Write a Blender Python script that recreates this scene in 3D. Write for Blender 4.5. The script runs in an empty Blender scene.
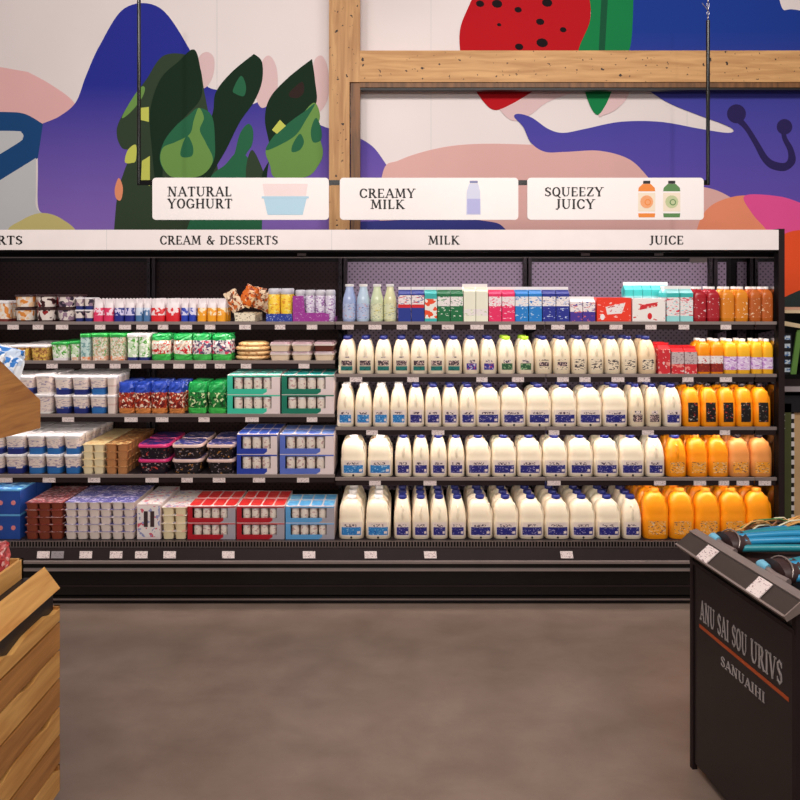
import bpy, math, random
from mathutils import Vector
from mathutils.geometry import tessellate_polygon
random.seed(7)
PI = math.pi
C = bpy.context.scene.collection
F = 756.0; EYE = 1.885; HOR = 285.0
YF = 4.5                      # front plane of the shelves, metres from the camera
S = YF / F                    # metres per pixel on that plane
def X(px, Y=YF): return (px - 400) * Y / F
def Z(py, Y=YF): return EYE - (py - HOR) * Y / F

# ------------------------------------------------------------------ materials
MATS = {}
def lin(c):
    c = c / 255.0
    return c / 12.92 if c <= 0.04045 else ((c + 0.055) / 1.055) ** 2.4
def rgb(t): return (lin(t[0]), lin(t[1]), lin(t[2]), 1)
def new_mat(name):
    m = bpy.data.materials.new(name); m.use_nodes = True
    nt = m.node_tree; b = nt.nodes['Principled BSDF']
    MATS[name] = m
    return m, nt, b
def P(name, col, rough=0.5, metal=0.0, var=0.06, scale=9.0, sss=0.0, coat=0.0, trans=0.0):
    """plain surface with a little procedural mottling"""
    m, nt, b = new_mat(name)
    n = nt.nodes.new('ShaderNodeTexNoise'); n.inputs['Scale'].default_value = scale
    tc = nt.nodes.new('ShaderNodeTexCoord'); nt.links.new(tc.outputs['Object'], n.inputs['Vector'])
    r = nt.nodes.new('ShaderNodeValToRGB')
    c = rgb(col)
    r.color_ramp.elements[0].position = .3; r.color_ramp.elements[1].position = .7
    r.color_ramp.elements[0].color = tuple(v * (1 - var) for v in c[:3]) + (1,)
    r.color_ramp.elements[1].color = tuple(min(1, v * (1 + var)) for v in c[:3]) + (1,)
    nt.links.new(n.outputs['Fac'], r.inputs['Fac'])
    nt.links.new(r.outputs['Color'], b.inputs['Base Color'])
    b.inputs['Roughness'].default_value = rough; b.inputs['Metallic'].default_value = metal
    if sss: b.inputs['Subsurface Weight'].default_value = sss; b.inputs['Subsurface Radius'].default_value = (.02, .012, .008)
    if coat: b.inputs['Coat Weight'].default_value = coat
    if trans: b.inputs['Transmission Weight'].default_value = trans
    return m
def PRINT(name, base, inks, scale=60, stretch=(1, 1, 1), thr=.56, rough=.4):
    """printed packaging: base colour with small blots of one or two inks"""
    m, nt, b = new_mat(name)
    tc = nt.nodes.new('ShaderNodeTexCoord'); mp = nt.nodes.new('ShaderNodeMapping')
    mp.inputs['Scale'].default_value = stretch
    oi = nt.nodes.new('ShaderNodeObjectInfo')
    ad = nt.nodes.new('ShaderNodeMath'); ad.operation = 'MULTIPLY'; ad.inputs[1].default_value = 40
    nt.links.new(oi.outputs['Random'], ad.inputs[0])
    nt.links.new(tc.outputs['Object'], mp.inputs['Vector'])
    cur = None
    for i, ink in enumerate(inks):
        n = nt.nodes.new('ShaderNodeTexNoise'); n.noise_dimensions = '4D'
        n.inputs['Scale'].default_value = scale * (1 + .35 * i); n.inputs['Detail'].default_value = 1.5
        nt.links.new(mp.outputs['Vector'], n.inputs['Vector'])
        a2 = nt.nodes.new('ShaderNodeMath'); a2.operation = 'ADD'; a2.inputs[1].default_value = 7.3 * i
        nt.links.new(ad.outputs[0], a2.inputs[0]); nt.links.new(a2.outputs[0], n.inputs['W'])
        g = nt.nodes.new('ShaderNodeMath'); g.operation = 'GREATER_THAN'; g.inputs[1].default_value = thr
        nt.links.new(n.outputs['Fac'], g.inputs[0])
        mx = nt.nodes.new('ShaderNodeMix'); mx.data_type = 'RGBA'
        nt.links.new(g.outputs[0], mx.inputs['Factor'])
        if cur is None: mx.inputs['A'].default_value = rgb(base)
        else: nt.links.new(cur, mx.inputs['A'])
        mx.inputs['B'].default_value = rgb(ink)
        cur = mx.outputs['Result']
    nt.links.new(cur, b.inputs['Base Color']); b.inputs['Roughness'].default_value = rough
    return m
def WOOD(name, c1, c2, axis=0, scale=3.0, rough=.55, speck=False, rot=None):
    m, nt, b = new_mat(name)
    tc = nt.nodes.new('ShaderNodeTexCoord'); mp = nt.nodes.new('ShaderNodeMapping')
    sc = [14, 14, 14]; sc[axis] = 1.2
    mp.inputs['Scale'].default_value = sc
    if rot: mp.inputs['Rotation'].default_value = rot
    nt.links.new(tc.outputs['Object'], mp.inputs['Vector'])
    n = nt.nodes.new('ShaderNodeTexNoise'); n.inputs['Scale'].default_value = scale; n.inputs['Detail'].default_value = 5; n.inputs['Distortion'].default_value = .6
    nt.links.new(mp.outputs['Vector'], n.inputs['Vector'])
    r = nt.nodes.new('ShaderNodeValToRGB'); e = r.color_ramp.elements
    e[0].position = .32; e[0].color = rgb(c1); e[1].position = .68; e[1].color = rgb(c2)
    nt.links.new(n.outputs['Fac'], r.inputs['Fac'])
    out = r.outputs['Color']
    if speck:
        n2 = nt.nodes.new('ShaderNodeTexNoise'); n2.inputs['Scale'].default_value = 26; n2.inputs['Detail'].default_value = 3
        nt.links.new(tc.outputs['Object'], n2.inputs['Vector'])
        g = nt.nodes.new('ShaderNodeMath'); g.operation = 'GREATER_THAN'; g.inputs[1].default_value = .665
        nt.links.new(n2.outputs['Fac'], g.inputs[0])
        mx = nt.nodes.new('ShaderNodeMix'); mx.data_type = 'RGBA'
        nt.links.new(g.outputs[0], mx.inputs['Factor']); nt.links.new(out, mx.inputs['A']); mx.inputs['B'].default_value = rgb((50, 30, 18))
        out = mx.outputs['Result']
    nt.links.new(out, b.inputs['Base Color']); b.inputs['Roughness'].default_value = rough
    bp = nt.nodes.new('ShaderNodeBump'); bp.inputs['Strength'].default_value = .15
    nt.links.new(n.outputs['Fac'], bp.inputs['Height']); nt.links.new(bp.outputs['Normal'], b.inputs['Normal'])
    return m
def FLOORMAT():
    m, nt, b = new_mat('polished_concrete')
    tc = nt.nodes.new('ShaderNodeTexCoord'); mp = nt.nodes.new('ShaderNodeMapping'); mp.inputs['Scale'].default_value = (1, 1.3, 1)
    nt.links.new(tc.outputs['Object'], mp.inputs['Vector'])
    n = nt.nodes.new('ShaderNodeTexNoise'); n.inputs['Scale'].default_value = 3.2; n.inputs['Detail'].default_value = 9; n.inputs['Distortion'].default_value = .2; n.inputs['Roughness'].default_value = .62
    nt.links.new(mp.outputs['Vector'], n.inputs['Vector'])
    r = nt.nodes.new('ShaderNodeValToRGB'); e = r.color_ramp.elements
    e[0].position = .3; e[0].color = rgb((124, 103, 92)); e[1].position = .72; e[1].color = rgb((146, 124, 112))
    nt.links.new(n.outputs['Fac'], r.inputs['Fac']); nt.links.new(r.outputs['Color'], b.inputs['Base Color'])
    r2 = nt.nodes.new('ShaderNodeMapRange'); r2.inputs['To Min'].default_value = .3; r2.inputs['To Max'].default_value = .5
    nt.links.new(n.outputs['Fac'], r2.inputs['Value']); nt.links.new(r2.outputs['Result'], b.inputs['Roughness'])
    return m
def ZFADE(name, top, bot, z0, z1):
    """mural colour that blends by height from a lower to an upper tone"""
    m, nt, b = new_mat(name)
    tc = nt.nodes.new('ShaderNodeTexCoord'); sp = nt.nodes.new('ShaderNodeSeparateXYZ'); mr = nt.nodes.new('ShaderNodeMapRange')
    nt.links.new(tc.outputs['Object'], sp.inputs[0]); nt.links.new(sp.outputs['Z'], mr.inputs['Value'])
    mr.inputs['From Min'].default_value = z0; mr.inputs['From Max'].default_value = z1
    r = nt.nodes.new('ShaderNodeValToRGB'); e = r.color_ramp.elements; e[0].color = rgb(bot); e[1].color = rgb(top)
    nt.links.new(mr.outputs['Result'], r.inputs['Fac']); nt.links.new(r.outputs['Color'], b.inputs['Base Color'])
    b.inputs['Roughness'].default_value = .8; b.inputs['Specular IOR Level'].default_value = .15
    return m
def PEG(name, col, hole, pitch=.0254):
    """sheet metal punched with a regular grid of small holes"""
    m, nt, b = new_mat(name)
    tc = nt.nodes.new('ShaderNodeTexCoord')
    v = nt.nodes.new('ShaderNodeVectorMath'); v.operation = 'SCALE'; v.inputs['Scale'].default_value = 1 / pitch
    nt.links.new(tc.outputs['Object'], v.inputs[0])
    rot = nt.nodes.new('ShaderNodeMapping'); rot.inputs['Rotation'].default_value = (0, PI / 4, 0)
    nt.links.new(v.outputs[0], rot.inputs['Vector'])
    fr = nt.nodes.new('ShaderNodeVectorMath'); fr.operation = 'FRACTION'; nt.links.new(rot.outputs[0], fr.inputs[0])
    sb = nt.nodes.new('ShaderNodeVectorMath'); sb.operation = 'SUBTRACT'; sb.inputs[1].default_value = (.5, .5, .5)
    nt.links.new(fr.outputs[0], sb.inputs[0])
    ml = nt.nodes.new('ShaderNodeVectorMath'); ml.operation = 'MULTIPLY'; ml.inputs[1].default_value = (1, 0, 1)
    nt.links.new(sb.outputs[0], ml.inputs[0])
    ln = nt.nodes.new('ShaderNodeVectorMath'); ln.operation = 'LENGTH'; nt.links.new(ml.outputs[0], ln.inputs[0])
    lt = nt.nodes.new('ShaderNodeMath'); lt.operation = 'LESS_THAN'; lt.inputs[1].default_value = .24
    nt.links.new(ln.outputs['Value'], lt.inputs[0])
    mx = nt.nodes.new('ShaderNodeMix'); mx.data_type = 'RGBA'; mx.inputs['A'].default_value = rgb(col); mx.inputs['B'].default_value = rgb(hole)
    nt.links.new(lt.outputs[0], mx.inputs['Factor']); nt.links.new(mx.outputs['Result'], b.inputs['Base Color'])
    b.inputs['Roughness'].default_value = .5
    return m
def EMIT(name, col, st):
    m, nt, b = new_mat(name)
    b.inputs['Base Color'].default_value = rgb(col); b.inputs['Emission Color'].default_value = rgb(col); b.inputs['Emission Strength'].default_value = st
    return m

FLOORMAT()
P('case_black', (13, 9, 10), .5, 0); P('case_gloss', (9, 7, 8), .2, .1); P('case_grey', (150, 134, 130), .4, .3); P('mirror_steel', (150, 146, 148), .04, 1, 0)
P('rail_dark', (42, 31, 32), .5); P('rail_steel', (150, 135, 132), .3, .7); P('upright', (46, 38, 42), .5, .2)
P('header_white', (240, 228, 226), .4, 0, .02); P('sign_white', (244, 234, 232), .4, 0, .01); P('ink_black', (24, 20, 22), .5)
P('tag_edge', (230, 220, 215), .5); PRINT('tag_paper', (232, 214, 210), [(150, 116, 120)], 120, (1, 1, 3), .6)
PRINT('tag_grey', (150, 140, 142), [(110, 100, 104)], 160, (1, 1, 2.2), .6)
PEG('peg_lit', (136, 116, 136), (66, 52, 66)); PEG('peg_unlit', (46, 28, 28), (24, 13, 13))  # one perforated sheet
for n_ in ('case_black', 'peg_unlit', 'rail_dark', 'upright'): MATS[n_].node_tree.nodes['Principled BSDF'].inputs['Specular IOR Level'].default_value = .15
EMIT('led', (255, 240, 225), 3.0)
P('wall_white', (232, 218, 216), .5, 0, .015, 2)
P('rod_black', (14, 12, 13), .2, .3); P('chain', (170, 165, 165), .3, .9)
# mural inks
for n, c in dict(m_salmon=(226, 176, 170), m_pink=(232, 178, 176), m_shadow=(226, 192, 192), m_teal=(28, 72, 124), m_grey=(200, 198, 200),
                 m_yellow=(206, 190, 124), m_dk=(24, 46, 30), m_dk2=(54, 68, 50), m_mid=(44, 104, 72), m_light=(112, 152, 78), m_lime=(204, 206, 96),
                 m_orange=(238, 150, 112), m_navy=(58, 60, 132), m_red=(186, 20, 30), m_green=(22, 126, 70), m_stem=(24, 84, 56), m_seed=(28, 16, 20),
                 m_peach=(240, 146, 112), m_magenta=(234, 86, 152), m_tomato=(238, 86, 44), m_slate=(48, 58, 56), m_swirl=(46, 36, 88), m_brown=(52, 38, 34)).items():
    P(n, c, .8, 0, .015, 3).node_tree.nodes['Principled BSDF'].inputs['Specular IOR Level'].default_value = .15
zb, zt = Z(235, 5.6), Z(0, 5.6)
ZFADE('m_blue', (42, 48, 148), (142, 108, 190), Z(235, 5.6) - Z(320, 5.6), Z(85, 5.6) - Z(320, 5.6))
ZFADE('m_indigo', (28, 58, 146), (100, 80, 174), Z(200, 5.6) - Z(320, 5.6), Z(30, 5.6) - Z(320, 5.6))
WOOD('beam_x', (186, 134, 82), (220, 168, 110), 0, 2.2, .6, True)
WOOD('beam_z', (176, 124, 76), (208, 158, 104), 2, 2.2, .6, True)
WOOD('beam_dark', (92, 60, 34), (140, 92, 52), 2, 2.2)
WOOD('crate_wood', (196, 134, 66), (232, 178, 104), 1, 2.0, .5)
WOOD('crate_wood2', (150, 96, 46), (196, 136, 72), 1, 2.0, .5)
WOOD('panel_wood', (158, 96, 40), (196, 134, 66), 1, 3.4, .5)
WOOD('shelf_wood', (206, 178, 140), (232, 208, 172), 0, 2.0, .5)
# products
P('milk', (236, 218, 192), .35, 0, .02, 9, .12); P('milk_b', (232, 212, 182), .35, 0, .02, 9, .12); P('milk_tan', (226, 196, 158), .35, 0, .03)
P('label_cream', (232, 212, 202), .45, 0, .02)
P('cap_blue', (22, 30, 104), .4); P('cap_white', (236, 230, 228), .4); P('cap_lime', (164, 208, 48), .4); P('cap_dark', (40, 24, 30), .4); P('cap_orange', (240, 140, 30), .4)
PRINT('ink_navy', (38, 38, 120), [(24, 22, 84), (170, 160, 196)], 75, (1, 1, 1.6), .62)
PRINT('ink_sky', (44, 124, 190), [(24, 84, 160), (170, 206, 228)], 75, (1, 1, 1.6), .62)
PRINT('ink_teal', (24, 112, 104), [(16, 70, 68)], 80, (1, 1, 1.5), .58)
PRINT('ink_marks', (232, 212, 202), [(80, 60, 84)], 110, (1, 1, 1.3), .52)
PRINT('ink_script', (232, 212, 184), [(70, 58, 62)], 60, (1, 1, 2.4), .54)
PRINT('ink_oval', (70, 50, 60), [(220, 190, 180)], 120, (1, 1, 1.5), .56)
PRINT('ink_green', (44, 88, 56), [(160, 190, 140)], 90, (1, 1, 1.4), .6)
PRINT('ink_purple', (54, 48, 140), [(196, 60, 90), (210, 200, 220)], 80, (1, 1, 1), .6)
P('juice', (250, 150, 16), .3, 0, .05, 12, .15); P('juice_b', (250, 146, 14), .3, 0, .05, 12, .15); P('juice_tan', (226, 144, 74), .3, 0, .05, 12, .1)
P('juice_y', (252, 184, 40), .25, 0, .04, 12); P('juice_amber', (222, 134, 34), .25, 0, .05, 12); P('juice_brown', (190, 96, 38), .25, 0, .05, 12); P('juice_red', (168, 30, 40), .25, 0, .06, 12)
PRINT('lab_black', (24, 18, 18), [(190, 50, 30), (190, 176, 160)], 60, (1, 1, 1.6), .66)
PRINT('lab_juice', (248, 160, 44), [(120, 70, 70), (240, 200, 150)], 60, (1, 1, 2.4), .6)
PRINT('lab_lav', (226, 196, 232), [(190, 130, 204), (244, 226, 246)], 40, (1, 1, 2), .56)
PRINT('lab_white_red', (240, 228, 224), [(200, 60, 60)], 80, (1, 1, 1.6), .62)
PRINT('lab_maroon', (138, 36, 30), [(200, 80, 40)], 80, (1, 1, 1.6), .62)
PRINT('lab_red', (170, 34, 44), [(240, 220, 220)], 52, (1, 1, 2.2), .66)
PRINT('lab_amber', (220, 130, 36), [(250, 230, 200)], 52, (1, 1, 2.2), .66)
PRINT('lab_brown', (184, 92, 38), [(244, 210, 170)], 52, (1, 1, 2.2), .66)
P('glass_blue', (168, 182, 222), .15, 0, .04, 12, 0, .4); P('glass_pale', (190, 208, 228), .15, 0, .04, 12, 0, .4)
P('glass_green', (214, 222, 184), .15, 0, .04, 12, 0, .4); P('glass_cream', (228, 224, 178), .15, 0, .04, 12, 0, .4)
PRINT('lab_glassA', (184, 196, 226), [(214, 170, 180), (110, 120, 170)], 50, (1, 1, 2.2), .62)
PRINT('lab_glassB', (226, 226, 190), [(210, 200, 120), (160, 168, 150)], 50, (1, 1, 2.2), .62)
P('paper_white', (240, 230, 228), .45, 0, .02)
for n, c, k in [('navy', (32, 52, 140), (214, 60, 80)), ('green', (22, 108, 62), (220, 230, 210)), ('pink', (232, 42, 98), (250, 190, 210)), ('sky', (32, 124, 200), (210, 230, 244)),
                ('indigo', (38, 46, 140), (190, 200, 230)), ('teal', (60, 180, 176), (220, 60, 70)), ('cream', (240, 236, 214), (200, 206, 170)), ('mint', (150, 214, 214), (220, 70, 90)), ('violet', (74, 50, 146), (220, 110, 110))]:
    P('c_' + n, c, .4, 0, .05)
    PRINT('cp_' + n, (238, 226, 224), [k, c], 46, (1, 1, 2.6), .6)
    PRINT('cq_' + n, c, [k], 46, (1, 1, 2.6), .63)
PRINT('flower', (238, 236, 226), [(238, 80, 40)], 40, (1, 1, 1), .5)
P('red', (212, 32, 40), .4, 0, .05); P('red_box', (234, 58, 36), .4, 0, .04)
PRINT('red_box_p', (238, 60, 38), [(248, 200, 190)], 36, (1, 1, 2.4), .64); PRINT('white_box_p', (240, 232, 226), [(208, 84, 84)], 34, (1, 1, 2), .66)
PRINT('straw', (210, 46, 54), [(240, 140, 130), (234, 196, 190)], 36, (1, 1, 1), .6); PRINT('pack_grey_red', (200, 180, 180), [(140, 110, 120)], 80, (1, 1, 2), .58)
# tubs
P('tub_white', (236, 226, 220), .4, 0, .03); P('lid_white', (238, 230, 232), .35, 0, .03); P('lid_dark', (60, 34, 36), .35); P('lid_green', (44, 158, 70), .4); P('lid_cream', (226, 196, 150), .4)
PRINT('tub_p_orange', (240, 226, 214), [(226, 140, 60), (240, 200, 160)], 24, (1, 1, 1), .56); PRINT('tub_p_red', (238, 222, 214), [(150, 30, 34), (60, 24, 30)], 22, (1, 1, 1), .56)
PRINT('tub_p_dark', (232, 216, 210), [(52, 40, 60), (150, 120, 140)], 22, (1, 1, 1), .54); PRINT('tub_p_text', (232, 212, 202), [(204, 180, 178), (170, 150, 170)], 34, (1, 1, 3), .6)
P('tub_navy', (34, 44, 112), .4); PRINT('tub_blue2', (232, 212, 202), [(60, 84, 160)], 26, (1, 1, 1), .47); P('tub_blue', (44, 106, 172), .4); P('tub_foot', (120, 46, 40), .4)
PRINT('tub_food', (206, 150, 90), [(150, 96, 46), (232, 196, 90)], 60, (1, 1, 1), .54); PRINT('tub_green', (206, 226, 190), [(96, 178, 70), (250, 250, 240)], 46, (1, 1, 1), .54)
PRINT('tub_speck', (226, 222, 206), [(120, 170, 110), (210, 170, 140)], 90, (1, 1, 1), .54); PRINT('tub_teal', (190, 212, 208), [(120, 160, 160)], 70, (1, 1, 1), .56)
PRINT('flat_peach', (236, 190, 160), [(232, 130, 80), (240, 230, 220)], 50, (1, 1, 1), .56)
for n, c, k in [('pink', (222, 50, 96), (244, 210, 222)), ('navy', (34, 42, 130), (214, 206, 236)), ('steel', (76, 116, 164), (214, 220, 236)), ('red', (222, 34, 44), (246, 220, 220)),
                ('blue', (40, 64, 176), (220, 214, 240)), ('orange', (244, 162, 36), (250, 228, 190))]:
    P('p_' + n, c, .3, 0, .05); PRINT('pp_' + n, c, [k], 45, (1, 1, .8), .5, .3)
P('crimp', (238, 224, 226), .35, 0, .05)
PRINT('snack_orange', (224, 112, 40), [(244, 200, 150), (160, 60, 30)], 34, (1, 1, 1), .56, .25)
PRINT('snack_cream', (236, 208, 176), [(206, 104, 48), (120, 70, 50)], 36, (1, 1, 1), .56, .25); PRINT('tray_cream', (238, 222, 196), [(110, 90, 70)], 80, (1, 1, 2), .62)
PRINT('can_yellow', (250, 208, 60), [(252, 228, 130), (230, 150, 40)], 40, (1, 1, 2), .58); PRINT('can_lilac', (214, 200, 222), [(150, 90, 160), (240, 236, 240)], 50, (1, 1, 2), .56)
PRINT('tray_navy', (36, 60, 150), [(200, 210, 240)], 90, (1, 1, 2.4), .62); PRINT('tray_purple', (156, 48, 146), [(230, 190, 226)], 90, (1, 1, 2.4), .66); P('can_cap', (206, 200, 208), .35)
PRINT('salad_red', (176, 56, 34), [(240, 214, 190), (110, 24, 24)], 55, (1, 1, 1), .54, .3); PRINT('salad_green', (30, 120, 50), [(214, 226, 170), (16, 70, 34)], 50, (1, 1, 1), .56, .3)
PRINT('bag_mix', (228, 196, 176), [(206, 40, 44), (240, 240, 226)], 46, (1, 1, 1), .52, .3); PRINT('bag_mix2', (226, 218, 214), [(214, 60, 90), (90, 80, 110)], 46, (1, 1, 1), .54, .3)
P('bag_green', (24, 148, 70), .3, 0, .14, 30); P('bag_green_lt', (70, 190, 84), .3, 0, .1, 30); P('bag_blue', (34, 62, 160), .3, 0, .16, 30); P('bag_orange', (214, 132, 70), .3, 0, .1, 30)
PRINT('tortilla', (224, 184, 130), [(180, 120, 66)], 60, (1, 1, 1), .58); P('dip_pale', (230, 204, 176), .4); P('dip_dark', (96, 44, 34), .4); P('tray_clear', (222, 206, 196), .2); P('dip_lid', (150, 120, 126), .2)
# multipacks
P('pot_white', (226, 206, 196), .4, 0, .04); P('pot_brown', (128, 58, 40), .35, 0, .1); P('pot_cream', (232, 212, 172), .4); P('pot_caramel', (184, 124, 78), .35, 0, .08)
PRINT('foil_purple', (98, 92, 170), [(226, 216, 236), (60, 60, 140)], 34, (1, 1.6, 1), .52, .3); PRINT('foil_red', (176, 70, 74), [(232, 206, 206), (90, 40, 50)], 36, (1, 1.6, 1), .52, .3)
PRINT('foil_white', (232, 220, 216), [(210, 90, 110), (150, 150, 190)], 30, (1, 1.6, 1), .6, .3); PRINT('foil_caramel', (176, 112, 62), [(226, 190, 130), (110, 50, 34)], 34, (1, 1.6, 1), .54, .3); PRINT('foil_cream', (232, 204, 150), [(206, 150, 84)], 34, (1, 1.6, 1), .58, .3)
P('lid_pink', (206, 50, 110), .35); P('lid_rim', (214, 180, 170), .35); PRINT('dessert_top', (44, 40, 112), [(206, 70, 120), (20, 16, 40)], 26, (1, 2, 1), .58, .3); PRINT('dessert_top2', (60, 66, 144), [(20, 16, 34), (236, 206, 196)], 26, (1, 2, 1), .6, .3)
PRINT('dessert_side', (26, 20, 30), [(200, 70, 60), (170, 150, 150)], 48, (1, 1, 1.5), .64, .3); PRINT('dessert_side2', (28, 22, 26), [(190, 130, 60), (170, 150, 160)], 48, (1, 1, 1.5), .64, .3)
# shelf cartons
for n, c in [('tealL', (56, 190, 156)), ('tealD', (18, 116, 92)), ('blueD', (40, 62, 160)), ('blueL', (88, 108, 190)), ('redD', (178, 24, 38)), ('redL', (224, 40, 44)), ('skyL', (92, 158, 210)), ('greyB', (164, 156, 164))]:
    P('b_' + n, c, .45, 0, .05)
PRINT('t_tealL', (104, 206, 190), [(180, 232, 222)], 16, (1, 2, 1), .56); PRINT('t_tealD', (28, 152, 148), [(90, 196, 190)], 16, (1, 2, 1), .58); PRINT('t_blueD', (48, 76, 174), [(84, 120, 206)], 16, (1, 2, 1), .58)
PRINT('t_blueL', (108, 136, 204), [(64, 84, 170)], 16, (1, 2, 1), .58); PRINT('t_red', (222, 44, 44), [(232, 80, 70)], 16, (1, 2, 1), .58); PRINT('t_sky', (84, 164, 220), [(130, 196, 232)], 16, (1, 2, 1), .58)
P('box_white', (228, 208, 206), .45, 0, .04); P('box_inside', (60, 40, 42), .6); PRINT('pot_print', (238, 222, 208), [(200, 160, 156)], 50, (1, 1, 1.6), .6)
P('blue_deep', (36, 72, 150), .4, 0, .1); PRINT('blue_top', (70, 130, 190), [(150, 196, 226), (36, 72, 150)], 22, (1, 1.5, 1), .56); P('disc_pink', (222, 130, 130), .4)
# foreground
P('hose_blue', (40, 136, 180), .3, 0, .08, 6); P('hose_teal', (34, 128, 140), .3, 0, .08, 6); P('hose_lt', (120, 186, 214), .35); P('sleeve', (58, 36, 34), .5, 0, .15, 20); P('handle_grey', (150, 132, 128), .35, .4); P('bin_black', (34, 26, 28), .4, .05); P('bin_panel', (30, 22, 23), .35)
P('rail_inner', (64, 52, 48), .4, .2); P('rail_lip', (160, 145, 140), .3, .6); P('text_grey', (168, 158, 156), .5); P('stripe_orange', (176, 74, 30), .5)
for n, c in [('strand_a', (70, 120, 60)), ('strand_b', (210, 150, 80)), ('strand_c', (150, 90, 60)), ('strand_d', (216, 206, 176)), ('strand_e', (60, 44, 40))]: P(n, c, .5)
PRINT('meat', (214, 92, 92), [(244, 186, 180), (170, 40, 50)], 40, (1, 1, 1), .56, .3); PRINT('blue_packet', (206, 220, 240), [(60, 128, 206), (240, 244, 250)], 26, (1, 1, 1), .52, .3)
P('olive', (78, 82, 42), .5); P('green_leaf', (96, 136, 60), .5); P('beige', (206, 168, 122), .55); P('box_black', (26, 24, 30), .4); PRINT('box_label', (206, 216, 226), [(60, 110, 170)], 60, (1, 1, 1.5), .56); P('steel_rail', (190, 176, 176), .3, .5)
def M(n): return MATS[n]

# ------------------------------------------------------------------ mesh builder
class MB:
    def __init__(s): s.v = []; s.f = []; s.m = []; s.sm = []; s.names = []
    def mi(s, n):
        if n not in s.names: s.names.append(n)
        return s.names.index(n)
    def face(s, idx, mat, smooth=False): s.f.append(idx); s.m.append(s.mi(mat)); s.sm.append(smooth)
    def box(s, x0, x1, y0, y1, z0, z1, mat, front=None, top=None, side=None, bottom=None):
        b = len(s.v)
        s.v += [(x0, y0, z0), (x1, y0, z0), (x1, y1, z0), (x0, y1, z0), (x0, y0, z1), (x1, y0, z1), (x1, y1, z1), (x0, y1, z1)]
        for q, mm in (((0, 3, 2, 1), bottom or mat), ((4, 5, 6, 7), top or mat), ((0, 1, 5, 4), front or mat), ((1, 2, 6, 5), side or mat), ((2, 3, 7, 6), mat), ((3, 0, 4, 7), side or mat)):
            s.face([b + i for i in q], mm)
        return s
    def quadstrip(s, grid, mat, smooth=True):
        b = len(s.v); n = len(grid[0])
        for r in grid: s.v += r
        for i in range(len(grid) - 1):
            for j in range(n - 1):
                s.face([b + i * n + j, b + i * n + j + 1, b + (i + 1) * n + j + 1, b + (i + 1) * n + j], mat, smooth)
        return s
    def loft(s, rings, mats, cap0=True, cap1=True, smooth=True):
        b = len(s.v); n = len(rings[0])
        for r in rings: s.v += r
        for i in range(len(rings) - 1):
            mm = mats if isinstance(mats, str) else mats[i]
            for j in range(n):
                k = (j + 1) % n
                s.face([b + i * n + j, b + i * n + k, b + (i + 1) * n + k, b + (i + 1) * n + j], mm, smooth)
        if cap0: c = len(s.v); s.v += rings[0]; s.face([c + j for j in reversed(range(n))], mats if isinstance(mats, str) else mats[0])
        if cap1: c = len(s.v); s.v += rings[-1]; s.face([c + j for j in range(n)], mats if isinstance(mats, str) else mats[-1])
        return s
    def lathe(s, prof, mat, n=16, cx=0, cy=0, z=0):
        rings = [[(cx + r * math.cos(2 * PI * j / n), cy + r * math.sin(2 * PI * j / n), z + h) for j in range(n)] for r, h in prof]
        return s.loft(rings, mat)
    def tube(s, pts, r, mat, n=8):
        pts = [Vector(p) for p in pts]; rings = []
        for i, p in enumerate(pts):
            t = (pts[min(i + 1, len(pts) - 1)] - pts[max(i - 1, 0)]).normalized()
            up = Vector((0, 0, 1)) if abs(t.z) < .9 else Vector((0, 1, 0))
            a = t.cross(up).normalized(); c = a.cross(t)
            rr = r[i] if isinstance(r, (list, tuple)) else r
            rings.append([tuple(p + a * rr * math.cos(-2 * PI * j / n) + c * rr * math.sin(-2 * PI * j / n)) for j in range(n)])
        return s.loft(rings, mat)
    def prism(s, pts, o, u, w, th, mat, smooth=False):
        """outline pts (a,b) on plane o + a*u + b*w, extruded by vector th"""
        o, u, w, th = Vector(o), Vector(u), Vector(w), Vector(th); n = len(pts)
        area = sum(pts[i][0] * pts[(i + 1) % n][1] - pts[(i + 1) % n][0] * pts[i][1] for i in range(n))
        if (area > 0) == (u.cross(w).dot(th) > 0): pts = list(reversed(pts))
        A = [o + u * a + w * c for a, c in pts]; b = len(s.v)
        s.v += [tuple(p) for p in A] + [tuple(p + th) for p in A]
        for t in tessellate_polygon([A]):
            i, j, k = t
            nn = (A[j] - A[i]).cross(A[k] - A[i])
            if nn.dot(th) > 0: i, k = k, i
            s.face([b + i, b + j, b + k], mat); s.face([b + n + k, b + n + j, b + n + i], mat)
        for i in range(n):
            j = (i + 1) % n
            s.face([b + i, b + n + i, b + n + j, b + j], mat, smooth)
        return s
    def build(s, name, parent=None, loc=(0, 0, 0)):
        me = bpy.data.meshes.new(name); me.from_pydata(s.v, [], s.f)
        for n in s.names: me.materials.append(M(n))
        me.polygons.foreach_set('material_index', s.m); me.polygons.foreach_set('use_smooth', s.sm)
        me.update()
        o = bpy.data.objects.new(name, me); C.objects.link(o); o.location = loc
        if parent: o.parent = parent
        return o
def E(name, loc=(0, 0, 0), rz=0):
    o = bpy.data.objects.new(name, None); o.empty_display_size = .05; C.objects.link(o); o.location = loc; o.rotation_euler = (0, 0, rz); return o
LABELS = {}
def tag(o, label, cat, group=None):
    n = len(label.replace(',', ' ').split())
    if n < 4 or n > 16: print('LABEL LENGTH', n, label)
    if label in LABELS: print('DUP LABEL', label)
    LABELS[label] = 1
    o['label'] = label; o['category'] = cat
    if group: o['group'] = group
    return o
def dup_tree(o, parent=None):
    c = o.copy(); C.objects.link(c)
    if parent: c.parent = parent
    for ch in list(o.children): dup_tree(ch, c)
    return c
PROTO = {}
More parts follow.
